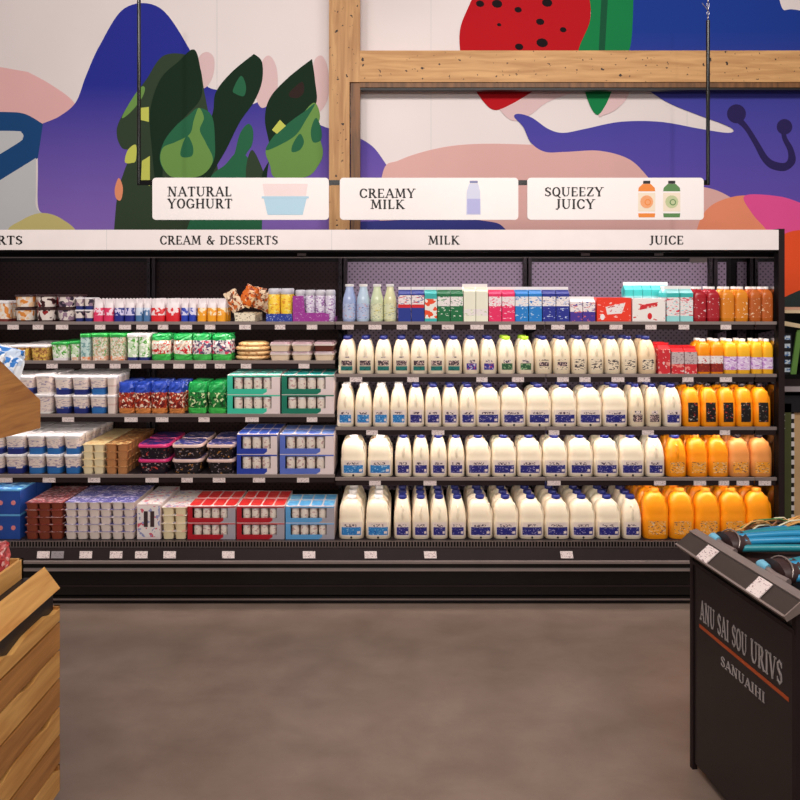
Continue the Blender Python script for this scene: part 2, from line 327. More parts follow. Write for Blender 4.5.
def spawn(key, maker, label, cat, group, loc, rz=0):
    if key in PROTO: o = dup_tree(PROTO[key])
    else: o = maker(); PROTO[key] = o
    for k in ('label', 'category', 'group'):
        if k in o and o is not PROTO[key]: del o[k]
    o.location = loc; o.rotation_euler = (0, 0, rz)
    return tag(o, label, cat, group)
ORD = ['first', 'second', 'third', 'fourth', 'fifth', 'sixth', 'seventh', 'eighth', 'ninth', 'tenth', 'eleventh', 'twelfth', 'thirteenth', 'fourteenth']
ROW = ['front row', 'second row back', 'third row back', 'fourth row back', 'fifth row back']
def nth(i, n):
    if n == 1: return 'the only column'
    if i == 0: return 'leftmost'
    if i == n - 1: return 'rightmost'
    return ORD[i] + ' from left'

def struct(o): o['kind'] = 'structure'; return o

# ------------------------------------------------------------------ shapes
def sring(hw, hd, z, n=4.0, seg=24, cx=0, cy=0):
    out = []
    for j in range(seg):
        t = 2 * PI * (j + .5) / seg; c, q = math.cos(t), math.sin(t)
        out.append((cx + hw * math.copysign(abs(c) ** (2 / n), c), cy + hd * math.copysign(abs(q) ** (2 / n), q), z))
    return out
def prof_at(prof, z):
    for a, b in zip(prof, prof[1:]):
        if a[0] <= z <= b[0]:
            t = (z - a[0]) / max(1e-6, b[0] - a[0]); return [a[i] + (b[i] - a[i]) * t for i in range(5)]
    return list(prof[-1])
def patch(mb, prof, x0, x1, z0, z1, mat, off=.0007, n=4.0, nx=8, nz=3):
    grid = []
    for i in range(nz + 1):
        z = z0 + (z1 - z0) * i / nz; _, hw, hd, cx, cy = prof_at(prof, z); row = []
        for j in range(nx + 1):
            x = x0 + (x1 - x0) * j / nx
            y = -hd * max(0, 1 - abs((x - cx) / hw) ** n) ** (1 / n) + cy - off
            row.append((x, y, z))
        grid.append(row)
    mb.quadstrip(grid, mat)
def body_from(prof, mat, n=4.0, seg=24):
    mb = MB(); mb.loft([sring(p[1], p[2], p[0], n, seg, p[3], p[4]) for p in prof], mat); return mb

def jug(w, h, d, body, cap, ink, wide=True, style='milk'):
    def f():
        r = E('milk_jug' if body.startswith('milk') else 'juice_jug')
        W, D = w / 2, d / 2
        if wide:
            k = [(0, .93, .93, 0, 0), (.02, .995, .99, 0, 0), (.44, .995, .99, 0, 0), (.46, .955, .95, 0, 0), (.56, .95, .94, -.01, .01), (.68, .91, .88, -.04, .05), (.78, .84, .8, -.07, .1), (.86, .73, .7, -.08, .15), (.92, .57, .56, -.05, .18), (.955, .36, .38, 0, .18), (.968, .26, .28, 0, .18)]
            cr, co = .175 * w, .18 * D
        else:
            k = [(0, .9, .92, 0, 0), (.02, .985, .98, 0, 0), (.5, .985, .98, 0, 0), (.53, .95, .94, 0, 0), (.64, .92, .88, 0, .05), (.75, .83, .78, 0, .12), (.84, .72, .66, 0, .18), (.91, .6, .54, 0, .2), (.95, .46, .42, 0, .22), (.968, .4, .38, 0, .22)]
            cr, co = .235 * w, .22 * D
        prof = [(a * h, b * W, c * D, x * W, y * D) for a, b, c, x, y in k]
        body_from(prof, body, 3.6).build('body', r)
        q = MB(); q.lathe([(cr * .96, 0), (cr, .003), (cr, .019), (cr * .9, .022)], cap, 14, 0, co, h * .952); q.build('cap', r)
        hd = MB()
        if wide:
            hd.tube([(.18 * w, co - .25 * D, .91 * h), (.33 * w, -.35 * D, .84 * h), (.41 * w, -.42 * D, .72 * h), (.445 * w, -.42 * D, .58 * h), (.44 * w, -.5 * D, .45 * h)], [.035 * w, .05 * w, .055 * w, .055 * w, .05 * w], body)
        else:
            hd.tube([(0, -.18 * D, .84 * h), (0, -.5 * D, .8 * h), (0, -.78 * D, .68 * h), (0, -.86 * D, .56 * h), (0, -.8 * D, .47 * h)], [.06 * w, .1 * w, .1 * w, .1 * w, .09 * w], body)
        hd.build('handle', r)
        l = MB()
        if style == 'milk':
            patch(l, prof, -.42 * w, .42 * w, .07 * h, .42 * h, 'label_cream', .0006, 3.6)
            patch(l, prof, -.26 * w, .2 * w, .31 * h, .37 * h, 'ink_marks', .0011, 3.6, 6, 1)
            a = .38 if wide else .33
            patch(l, prof, -a * w, a * w, .105 * h, .3 * h, ink, .0012, 3.6, 8, 2)
            patch(l, prof, (a - .15) * w, (a - .03) * w, .14 * h, .2 * h, 'label_cream', .0016, 3.6, 2, 1)
            if wide:
                l2 = [(.045 * w * math.cos(t), .045 * w * math.sin(t)) for t in [2 * PI * i / 8 for i in range(8)]]
                l.prism(l2, (0, -D * .99 - .001, .045 * h), (1, 0, 0), (0, 0, 1), (0, .002, 0), 'ink_black')
        elif style == 'tealfoot':
            patch(l, prof, -.3 * w, .3 * w, .24 * h, .38 * h, 'ink_oval', .0009, 3.6, 8, 2); patch(l, prof, -.32 * w, .32 * w, .1 * h, .22 * h, ink, .0009, 3.6, 8, 2)
            patch(l, prof, -.12 * w, .14 * w, .46 * h, .49 * h, 'ink_marks', .0009, 3.6, 4, 1)
        elif style == 'badge':
            patch(l, prof, -.3 * w, .3 * w, .12 * h, .3 * h, ink, .0009, 3.6, 8, 2); patch(l, prof, -.2 * w, .2 * w, .31 * h, .4 * h, 'ink_marks', .0009, 3.6, 6, 1)
        elif style == 'oval':
            pts = 10
            patch(l, prof, -.27 * w, .27 * w, .22 * h, .34 * h, 'ink_oval', .0009, 3.6, 8, 2); patch(l, prof, -.3 * w, .3 * w, .13 * h, .19 * h, 'ink_script', .0009, 3.6, 8, 1); patch(l, prof, -.28 * w, .28 * w, .38 * h, .42 * h, 'ink_script', .0009, 3.6, 8, 1)
        elif style == 'script':
            patch(l, prof, -.32 * w, .32 * w, .12 * h, .42 * h, 'ink_script', .0009, 3.6, 8, 2)
        elif style == 'black':
            patch(l, prof, -.28 * w, .28 * w, .12 * h, .6 * h, ink, .0012, 3.6, 8, 6)
        else:
            patch(l, prof, -.34 * w, .34 * w, .1 * h, .38 * h, ink, .0009, 3.6, 8, 2)
        l.build('label', r)
        return r
    return f
def square_bottle(w, h, d, body, cap, bands):
    """bands: (z0, z1, material) wrapped round the bottle"""
    def f():
        r = E('juice_bottle'); W, D = w / 2, d / 2
        prof = [(0, .93 * W, .93 * D, 0, 0), (.015 * h, .98 * W, .98 * D, 0, 0), (.74 * h, .98 * W, .98 * D, 0, 0), (.82 * h, .86 * W, .86 * D, 0, 0), (.88 * h, .6 * W, .6 * D, 0, 0), (.91 * h, .42 * W, .42 * D, 0, 0), (.94 * h, .4 * W, .4 * D, 0, 0)]
        body_from(prof, body, 4.5).build('body', r)
        q = MB(); q.lathe([(.46 * W, 0), (.46 * W, .06 * h), (.42 * W, .07 * h)], cap, 12, 0, 0, .93 * h); q.build('cap', r)
        l = MB()
        for z0, z1, m in bands: l.loft([sring(.995 * W, .995 * D, z * h, 4.5, 24) for z in (z0, z1)], m, False, False)
        l.build('label', r)
        return r
    return f
def glass_bottle(w, h, body, lab):
    def f():
        r = E('yoghurt_bottle'); R = w / 2
        q = MB(); q.lathe([(.9 * R, 0), (R, .01), (R, .5 * h), (.93 * R, .62 * h), (.7 * R, .76 * h), (.55 * R, .86 * h), (.52 * R, .93 * h)], body, 20); q.build('body', r)
        q = MB(); q.lathe([(.6 * R, 0), (.62 * R, .01), (.62 * R, .055 * h), (.55 * R, .065 * h)], 'cap_white', 16, z=.93 * h); q.build('cap', r)
        q = MB(); q.loft([[(1.01 * R * math.cos(2 * PI * j / 20), 1.01 * R * math.sin(2 * PI * j / 20), z) for j in range(20)] for z in (.07 * h, .48 * h)], lab, False, False); q.build('label', r)
        return r
    return f
def carton(w, h, d, bands, roof, fin='paper_white'):
    def f():
        r = E('milk_carton'); W, D = w / 2 * .97, d / 2
        hb = .8 * h; q = MB()
        for z0, z1, m in bands: q.box(-W, W, -D, D, z0 * hb, z1 * hb, m)
        q.build('body', r)
        q = MB(); b = len(q.v); top = .93 * h
        q.v += [(-W, -D, hb), (W, -D, hb), (W, D, hb), (-W, D, hb), (-W * .94, 0, top), (W * .94, 0, top)]
        for fc in ((0, 1, 5, 4), (2, 3, 4, 5), (1, 2, 5), (3, 0, 4), (0, 3, 2, 1)): q.face(list(fc), roof)
        q.box(-W, W, -.004, .004, top - .004, h, fin); q.build('gable_top', r)
        return r
    return f
def can(w, h, body):
    def f():
        r = E('cream_can'); R = w / 2 * .96
        q = MB(); q.lathe([(R * .95, 0), (R, .006), (R, .78 * h), (R * .9, .82 * h)], body, 18); q.build('body', r)
        q = MB(); q.lathe([(R * .9, 0), (R * .96, .004), (R * .96, .15 * h), (R * .8, .18 * h)], 'can_cap', 18, z=.82 * h); q.build('cap', r)
        return r
    return f
def tub(w, h, d, bands, lid, n=4.5, name='yoghurt_tub', taper=.8):
    def f():
        r = E(name); W, D = w / 2 * .98, d / 2 * .98; hb = h * .88
        zs = [bands[0][0]] + [b[1] for b in bands]
        rings = [sring(W * (taper + (.93 - taper) * z), D * (taper + (.93 - taper) * z), z * hb, n, 20) for z in zs]
        q = MB(); q.loft(rings, [b[2] for b in bands]); q.build('tub_body', r)
        q = MB(); q.loft([sring(W, D, hb, n, 20), sring(W, D, h * .97, n, 20), sring(W * .95, D * .95, h, n, 20)], lid, smooth=False); q.build('lid', r)
        return r
    return f
def pouch(w, h, d, m):
    def f():
        r = E('yoghurt_pouch'); W, D = w / 2 * .97, d / 2
        q = MB(); rings = [sring(W * .98, D, 0, 3, 24), sring(W, D * .95, .3 * h, 3, 24), sring(W * .97, D * .7, .65 * h, 2.6, 24), sring(W * .95, D * .3, .86 * h, 2.4, 24)]
        q.loft(rings, ['p_' + m, 'pp_' + m, 'crimp']); q.build('pouch_body', r)
        q = MB(); g0 = []; n = 24
        ring0 = [(x, y + .003 * math.sin(x * 420), z) for x, y, z in sring(W * .95, D * .3, .86 * h, 2.4, n)]
        ring1 = [(x * 1.03, y * .5 + .005 * math.sin(x * 420), .97 * h + .004 * math.sin(x * 300)) for x, y, z in ring0]
        ring2 = [(x * 1.02, y * .8, z + .012) for x, y, z in ring1]
        q.loft([ring0, ring1, ring2], 'crimp'); q.build('crimped_seal', r)
        return r
    return f
def bag(w, h, d, bands, name='salad_bag', rag=.3, seed=1):
    """soft pillow bag: ring radii wrinkled; bands (z0,z1,mat)"""
    def f():
        rnd = random.Random(seed); r = E(name); W, D = w / 2, d / 2
        def ring(z, i):
            prof = math.sin(PI * min(.97, .12 + .8 * z)) ** .55
            sw = .9 + .1 * prof; out = []
            for (x, y, zz) in sring(W * sw * .93, D * (.35 + .65 * prof) * .9, z * h, 2.8, 26):
                k = 1 + rag * .18 * (rnd.random() - .5) * (1 + z)
                out.append((max(-W, min(W, x * k)), y * k, zz + (rag * .05 * h * (rnd.random() - .5) if 0 < z else 0)))
            return out
        for bi, (z0, z1, m) in enumerate(bands):
            q = MB(); st = random.Random(seed * 10 + bi)
            zs = [z0 + (z1 - z0) * k / 4 for k in range(5)]
            rnd.seed(seed * 100 + int(z0 * 50)); 
            rr = []
            for z in zs:
                rnd.seed(seed * 100 + int(round(z * 200))); rr.append(ring(z, 0))
            q.loft(rr, m, smooth=rag < .5)
            q.build(['bag_base', 'bag_front', 'bag_top'][bi] if len(bands) == 3 else ['bag_front', 'bag_top'][bi], r)
        return r
    return f
def multipack(w, d, h, nx, ny, cup, foil):
    def f():
        r = E('yoghurt_multipack'); pw, pd = w / nx, d / ny; hb = h * .9
        first = None
        for i in range(nx):
            for j in range(ny):
                cx = -w / 2 + pw * (i + .5); cy = -d / 2 + pd * (j + .5)
                if first is None:
                    q = MB(); q.loft([sring(pw * .4, pd * .4, 0, 5, 20), sring(pw * .475, pd * .475, hb, 5, 20)], cup)
                    first = q.build('pot', r, (cx, cy, 0))
                else:
                    o = first.copy(); C.objects.link(o); o.parent = r; o.location = (cx, cy, 0)
        q = MB(); q.box(-w / 2, w / 2, -d / 2, d / 2, hb, h * .985, cup, top=foil); q.build('foil_lid', r)
        return r
    return f
def shelf_carton(w, h, d, band, right, top, patches=4, win=True, name='yoghurt_case'):
    """open-fronted display case of card: window in front, coloured lower band, pale right end"""
    def f():
        r = E(name); W = w / 2 * .985; D = d / 2; t = .003
        q = MB()
        q.box(-W, W, -D, D, 0, t, 'box_white'); q.box(-W, W, D - t, D, 0, h * .97, 'box_white')
        q.box(-W, -W + t, -D, D, 0, h * .97, band); q.box(W - t, W, -D, D, 0, h * .97, 'box_white')
        q.build('carton_shell', r)
        q = MB(); zb, zt2 = .28 * h, .9 * h; xl, xr = -W * .8, W * .68
        o = (0, -D - .0005, 0); u, v2, th = (1, 0, 0), (0, 0, 1), (0, t, 0)
        q.prism([(-W, 0), (W * .35, 0), (W * .5, zb * .45), (W * .5, zb), (-W, zb)], o, u, v2, th, band)
        q.prism([(W * .35, 0), (W, 0), (W, zb), (W * .5, zb), (W * .5, zb * .45)], o, u, v2, th, right)
        q.prism([(-W, zb), (xl, zb), (xl, zt2), (-W, zt2)], o, u, v2, th, band)
        q.prism([(xr, zb), (W, zb), (W, zt2), (xr, zt2)], o, u, v2, th, right)
        q.prism([(-W, zt2), (W, zt2), (W, .97 * h), (-W, .97 * h)], o, u, v2, th, band)
        q.build('front_panel', r)
        q = MB(); q.box(-W, W, -D, D, h * .97, h, 'box_white')
        if top:
            pw = 2 * W / patches
            for i in range(patches):
                for jj in range(2):
                    x0 = -W + pw * i + pw * .07; y0 = -D + .04 * d + jj * d * .49
                    pts = [(x0, y0 + .02), (x0 + pw * .12, y0), (x0 + pw * .8, y0), (x0 + pw * .87, y0 + .02), (x0 + pw * .87, y0 + d * .42), (x0, y0 + d * .42)]
                    q.prism(pts, (0, 0, h), (1, 0, 0), (0, 1, 0), (0, 0, .0012), top)
        q.build('printed_top', r)
        return r
    return f
def small_pot(w, h):
    def f():
        q = MB(); q.lathe([(w * .3, 0), (w * .41, h * .12), (w * .47, h * .4), (w * .47, h * .85)], 'pot_print', 16); q.lathe([(w * .5, 0), (w * .5, h * .12)], 'lid_white', 14, z=h * .86)
        return q.build('yoghurt_pot')
    return f
def tray_pack(w, h, d, side, lid):
    def f():
        r = E('dip_tray'); W, D = w / 2 * .97, d / 2
        q = MB(); q.loft([sring(W * .84, D * .84, 0, 6, 20), sring(W * .94, D * .94, h * .62, 6, 20)], side, smooth=False); q.build('tray', r)
        q = MB(); q.loft([sring(W, D, h * .62, 6, 20), sring(W, D, h * .76, 6, 20), sring(W * .9, D * .9, h * .98, 6, 20)], ['tray_clear', lid], smooth=False); q.build('lid', r)
        return r
    return f
def printed_box(w, h, d, front, side, top, name='snack_box', extra=None):
    def f():
        r = E(name); W, D = w / 2 * .985, d / 2
        q = MB(); q.box(-W, W, -D, D, 0, h, side, top=top); q.build('box_body', r)
        q = MB(); q.box(-W * .95, W * .95, -D - .001, -D, h * .06, h * .94, front)
        if extra: extra(q, W, D, h)
        q.build('front_print', r)
        return r
    return f

# ------------------------------------------------------------------ shelf heights
SH = dict(A=Z(322), BL=Z(361), BR=Z(374.5), CL=Z(414.5), CR=Z(427.5), DL=Z(475), DR=Z(478), E_=Z(540.5))
NAME = dict(A='top shelf', BL='second shelf', BR='second shelf', CL='third shelf', CR='third shelf', DL='fourth shelf', DR='fourth shelf', E_='bottom deck')
def run(key, maker, cxs, shelf, depth, look, cat, group, rows=1, pitch=None, layers=1, lh=0, gap=.004, y0=0):
    """a row of one kind of product: every one its own thing"""
    n = len(cxs); z = SH[shelf] + .0005
    for L in range(layers):
        for r in range(rows):
            y = YF + .02 + y0 + depth / 2 + r * (pitch or depth + gap)
            for i, cx in enumerate(cxs):
                lay = '' if layers == 1 else (['lower', 'upper'][L] if layers == 2 else ['bottom layer', 'second layer up', 'third layer up', 'fourth layer up', 'top layer'][L] if layers == 5 else ['bottom layer', 'second layer up', 'third layer up', 'top layer'][L])
                col = '' if n == 1 else ', ' + nth(i, n)
                rw = '' if rows == 1 else ', ' + ROW[r]
                lb = f"{look}, {NAME[shelf]}{', ' + lay if lay else ''}{col}{rw}"
                spawn(key, maker, lb, cat, group, (X(cx), y, z + L * lh))

# ------------------------------------------------------------------ the refrigerated case
XL, XR = X(-110), X(777)
case = tag(E('refrigerated_display_case', (X(330), 4.9, 0)), 'long black open multideck dairy fridge filled with milk, juice and yoghurt', 'fridge')
OX, OY = X(330), 4.9
def cp(mb, name, parent=case):
    # parts are modelled in world coordinates, then hung under the case's base point
    return mb.build(name, parent, (-OX, -OY, 0) if parent is case else (0, 0, 0))
YB = 5.12
q = MB(); q.box(XL, XR, YB, YB + .08, .1, 2.2, 'case_black'); cp(q, 'back_panel')
for a, b, m in ((-110, 152, 'peg_unlit'), (152, 343, 'peg_unlit'), (343, 527, 'peg_lit'), (527, 712, 'peg_lit'), (712, 777, 'peg_lit')):
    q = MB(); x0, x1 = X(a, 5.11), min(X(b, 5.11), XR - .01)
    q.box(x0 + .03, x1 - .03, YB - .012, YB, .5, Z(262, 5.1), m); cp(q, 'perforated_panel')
for p in (-60, 152, 343, 527, 712):
    q = MB(); x = X(p, 5.1)
    q.box(x - .028, x - .006, YB - .045, YB, .45, 2.09, 'upright'); q.box(x + .006, x + .028, YB - .045, YB, .45, 2.09, 'upright')
    for k in range(34): q.box(x - .02, x - .014, YB - .0465, YB - .045, .5 + k * .046, .52 + k * .046, 'case_gloss')
    cp(q, 'shelf_upright')
for x0, x1 in ((XR, X(783)), (XL - .035, XL)):
    q = MB(); q.box(x0, x1, YF - .02, 5.2, .0, Z(229), 'case_black', front='rail_dark'); cp(q, 'side_panel')
q = MB(); q.box(XL, XR, YF - .0, 5.2, Z(230) - .02, Z(230), 'case_black'); q.box(XL, XR, YF, YF + .1, Z(252), Z(250), 'case_black')
q.box(XL, XR, YF + .02, 5.12, Z(250) + .03, Z(250) + .04, 'case_black'); q.box(XL, XR, YF + .1, YF + .13, Z(256), Z(250), 'case_black'); cp(q, 'canopy')
q = MB(); q.box(XL, XR, YF + .1, YF + .112, Z(257.4), Z(256.4), 'rail_steel'); cp(q, 'canopy_trim')
hp = MB(); hp.box(XL, XR, YF - .02, YF, Z(250), Z(230), 'header_white')
for p in (108, 332): hp.box(X(p) - .001, X(p) + .001, YF - .0205, YF - .02, Z(250), Z(230), 'm_grey')
hp = cp(hp, 'header_panel')
for a, b in ((345, 525), (530, 710), (714, 775)):
    q = MB(); q.box(X(a), X(b), YF + .14, YF + .165, Z(250) + .012, Z(250) + .03, 'led'); cp(q, 'light_tube')
for px in (660, 295, 585):
    q = MB(); q.box(X(px), X(px + 9), YF + .098, YF + .1, Z(255), Z(252.5), 'tag_grey'); cp(q, 'rating_sticker')
q = MB(); q.box(X(697), X(714), YF + .101, YF + .115, Z(262), Z(257.5), 'rail_steel'); cp(q, 'ceiling_sensor')
q = MB(); q.box(XR - .003, XR, YF + .03, YB, .4, Z(250), 'mirror_steel'); cp(q, 'mirrored_lining')
# shelves with price rails and tags
TAGS = dict(
 A=[13, 38, 62, 100, 125, 142, 163, 186, 210, 245, 280, 312, 348, 375, 402, 426, 448, 477, 505, 530, 558, 584, 616, 651, 684, 726],
 BL=[52, 88, 115, 135, 158, 179, 200, 220, 246, 304], BR=[356, 413, 482, 518, 563, 585, 618, 644, 688, 726],
 CL=[68, 131, 162, 204, 252, 312], CR=[372, 438, 554, 648, 725], DL=[6, 49, 94, 152, 187, 219, 259, 303], DR=[375, 430, 554, 660, 700, 724, 743, 765])
segs = dict(A=[(-110, 335), (335, 545), (545, 755), (755, 777)], BL=[(-110, 335)], BR=[(335, 546), (546, 755), (755, 777)], CL=[(-110, 335)], CR=[(335, 546), (546, 755), (755, 777)],
            DL=[(-110, 335)], DR=[(335, 546), (546, 755), (755, 777)])
for k, L in segs.items():
    for a, b in L:
        z = SH[k]; s = MB(); x0, x1 = X(a) + .002, X(b) - .002
        s.box(x0, x1, YF + .012, YB - .045, z - .012, z, 'case_black', top='upright')
        s.box(x0, x1, YF - .002, YF + .012, z - .015, z + .003, 'case_grey')
        so = cp(s, 'shelf')
        rl = MB(); rl.box(x0 + .004, x1 - .004, YF + .004, YF + .014, z - .045, z - .014, 'rail_dark'); rl.build('price_rail', so)
        for t in TAGS[k]:
            if a <= t < b:
                g = MB(); w = .03 + .01 * random.random(); g.box(X(t) - w, X(t) + w, YF - .0, YF + .004, z - .0445, z - .016, 'tag_paper'); g.build('price_tag', so)
        br = MB()
        for xx in (x0 + .004, x1 - .012): br.prism([(YF + .02, z - .012), (YB - .05, z - .012), (YB - .05, z - .1), (YB - .1, z - .1)], (xx, 0, 0), (0, 1, 0), (0, 0, 1), (.006, 0, 0), 'case_black')
        if b - a > 30: br.build('shelf_bracket', so)
# deck, wire comb, bumpers, kick
z = SH['E_']
dk = MB(); dk.box(XL, XR, YF + .006, YB, z - .02, z, 'case_black', top='upright'); dko = cp(dk, 'deck')
cb = MB(); cb.box(XL, XR, YF - .012, YF - .006, z - .003, z + .002, 'rail_steel'); cb.box(XL, XR, YF - .006, YF + .004, z - .04, z - .001, 'case_gloss')
n = int((XR - XL) / .018)
for i in range(n): xx = XL + .018 * i; cb.box(xx, xx + .006, YF - .013, YF - .007, z - .034, z - .003, 'rail_steel')
cb.box(XL, XR, YF - .013, YF - .007, z - .038, z - .034, 'rail_steel'); cb.build('wire_comb', dko)
pr = MB(); pr.prism([(YF - .03, z - .04), (YF - .006, z - .04), (YF - .006, z - .1), (YF - .055, z - .1)], (XL, 0, 0), (0, 1, 0), (0, 0, 1), (XR - XL, 0, 0), 'rail_dark'); pro = pr.build('price_rail', dko)
for px, m in ((47, 'tag_paper'), (61, 'tag_grey'), (89, 'tag_paper'), (119, 'tag_paper'), (144, 'tag_paper'), (172, 'tag_paper'), (230, 'tag_paper'), (310, 'tag_paper'), (371, 'tag_paper'), (430, 'tag_paper'), (565, 'tag_paper')):
    g = MB(); w = .038
    g.prism([(-w * .92, -.02), (w, -.02), (w * .92, .02), (-w, .02)], (X(px), YF - .047, z - .068), (1, 0, 0), (0, .38, .92), (0, .003, -.001), m); g.build('price_tag', dko)
bm = MB()
for py, hh, dy in ((557, 2.2, .075), (564.5, 2.0, .075)):
    bm.box(XL, XR, YF - dy, YF - .02, Z(py + hh), Z(py), 'case_grey'); 
bm.box(XL, XR, YF - .052, YF, Z(558), Z(556.6), 'case_gloss'); bm.box(XL, XR, YF - .055, YF, Z(571), Z(558), 'case_gloss'); cp(bm, 'bumper_rail')
kb = MB(); kb.box(XL, XR, YF - .045, 5.2, .06, Z(570), 'case_gloss'); kb.box(XL, XR, YF - .05, YF - .04, Z(583.5), Z(582), 'rail_dark'); cp(kb, 'lower_front')
kb = MB(); kb.box(XL, XR, YF - .05, YF - .045, Z(596.8), Z(595.2), 'rail_steel'); kb.box(XL, XR, YF - .02, 5.2, 0, .06, 'case_gloss'); cp(kb, 'kick_plate')

# ------------------------------------------------------------------ lettering: a small slab-serif alphabet of strokes
T, t_ = .17, .085
GL = {
 'A': (.86, [((.1, 0), (.41, 1), t_), ((.41, 1), (.75, 0), T), ((.2, .33), (.6, .33), t_)], [(.1, 0), (.75, 0)]),
 'C': (.78, 'arc:38:322:T', [(.68, .8, 'v'), (.68, .2, 'v')]), 'G': (.84, 'arc:38:322:T', [(.68, .8, 'v')], [((.69, .08), (.69, .42), .13), ((.5, .42), (.78, .42), t_)]),
 'O': (.84, 'arc:0:360:T', []), 'Q': (.84, 'arc:0:360:T', [], [((.45, .15), (.8, -.18), .12)]),
 'D': (.84, [((.16, 0), (.16, 1), T), ((.16, .96), (.42, .96), t_), ((.42, .96), (.64, .8), T * .8), ((.64, .8), (.7, .5), T), ((.7, .5), (.64, .2), T), ((.64, .2), (.42, .04), T * .8), ((.42, .04), (.16, .04), t_)], [(.12, 0, 's'), (.12, 1, 's')]),
 'E': (.7, [((.16, 0), (.16, 1), T), ((.1, .96), (.58, .96), t_), ((.16, .5), (.5, .5), t_), ((.1, .04), (.6, .04), t_)], [(.58, .86, 'v'), (.6, .14, 'v')]),
 'H': (.9, [((.18, 0), (.18, 1), T), ((.7, 0), (.7, 1), T), ((.18, .5), (.7, .5), t_)], [(.18, 0), (.18, 1), (.7, 0), (.7, 1)]),
 'I': (.42, [((.2, 0), (.2, 1), T)], [(.2, 0), (.2, 1)]),
 'J': (.5, [((.3, .12), (.3, 1), T), ((.3, .14), (.16, -.06), .12), ((.16, -.06), (.04, .0), .1)], [(.3, 1)]),
 'K': (.86, [((.18, 0), (.18, 1), T), ((.2, .45), (.62, .98), t_), ((.3, .55), (.72, 0), T)], [(.18, 0), (.18, 1), (.64, 1), (.72, 0)]),
 'L': (.68, [((.18, 0), (.18, 1), T), ((.1, .04), (.58, .04), t_)], [(.18, 1), (.58, .14, 'v')]),
 'M': (1.06, [((.16, 0), (.2, 1), t_), ((.22, 1), (.52, .12), T), ((.52, .12), (.8, 1), t_), ((.82, 1), (.88, 0), T)], [(.16, 0), (.88, 0), (.16, 1), (.86, 1)]),
 'N': (.94, [((.18, 0), (.18, 1), t_), ((.2, 1), (.72, 0), T), ((.74, 0), (.74, 1), t_)], [(.18, 0), (.16, 1), (.74, 1)]),
 'P': (.72, [((.18, 0), (.18, 1), T), ((.18, .96), (.48, .96), t_), ((.48, .96), (.6, .74), T), ((.6, .74), (.48, .5), T), ((.48, .5), (.18, .5), t_)], [(.18, 0), (.14, 1)]),
 'R': (.82, [((.18, 0), (.18, 1), T), ((.18, .96), (.46, .96), t_), ((.46, .96), (.58, .74), T), ((.58, .74), (.46, .5), T), ((.46, .5), (.18, .5), t_), ((.38, .5), (.7, 0), T)], [(.18, 0), (.14, 1), (.72, 0)]),
 'S': (.68, [((.56, .82), (.34, .98), t_), ((.34, .98), (.14, .84), .12), ((.14, .84), (.16, .64), T), ((.16, .64), (.52, .4), T), ((.52, .4), (.56, .18), T), ((.56, .18), (.34, .02), .12), ((.34, .02), (.1, .16), t_)], [(.57, .84, 'v'), (.1, .16, 'v')]),
 'T': (.76, [((.38, 0), (.38, 1), T), ((.06, .96), (.7, .96), t_)], [(.38, 0), (.07, .88, 'v'), (.69, .88, 'v')]),
 'U': (.88, [((.18, .25), (.18, 1), T), ((.18, .27), (.34, .03), T * .85), ((.34, .03), (.56, .05), t_), ((.56, .05), (.7, .27), t_), ((.7, .25), (.7, 1), t_)], [(.18, 1), (.7, 1)]),
 'V': (.84, [((.12, 1), (.42, 0), T), ((.42, 0), (.72, 1), t_)], [(.12, 1), (.72, 1)]),
 'Y': (.84, [((.12, 1), (.42, .45), T), ((.72, 1), (.42, .45), t_), ((.42, 0), (.42, .48), T)], [(.12, 1), (.72, 1), (.42, 0)]),
 'Z': (.74, [((.1, .96), (.62, .96), t_), ((.62, .96), (.1, .04), T), ((.1, .04), (.64, .04), t_)], [(.11, .87, 'v'), (.63, .13, 'v')]),
 '&': (.92, [((.72, 0), (.22, .72), T), ((.22, .72), (.3, .97), .11), ((.3, .97), (.48, .92), .1), ((.48, .92), (.48, .72), .11), ((.48, .72), (.16, .42), .1), ((.16, .42), (.12, .18), T), ((.12, .18), (.32, .02), .12), ((.32, .02), (.56, .1), .1), ((.56, .1), (.76, .45), t_)], [(.76, .48)]),
}
def bar(q, a, b, w, put, th, mat):
    a, b = Vector(a), Vector(b); d = (b - a).normalized(); nn = Vector((-d.y, d.x)) * w / 2; a = a - d * w * .12; b = b + d * w * .12
    q.prism([tuple(p) for p in (a + nn, a - nn, b - nn, b + nn)], *put, th, mat)
def text_width(s, sp=.04): return sum((GL[c][0] if c != ' ' else .42) + sp for c in s) - sp
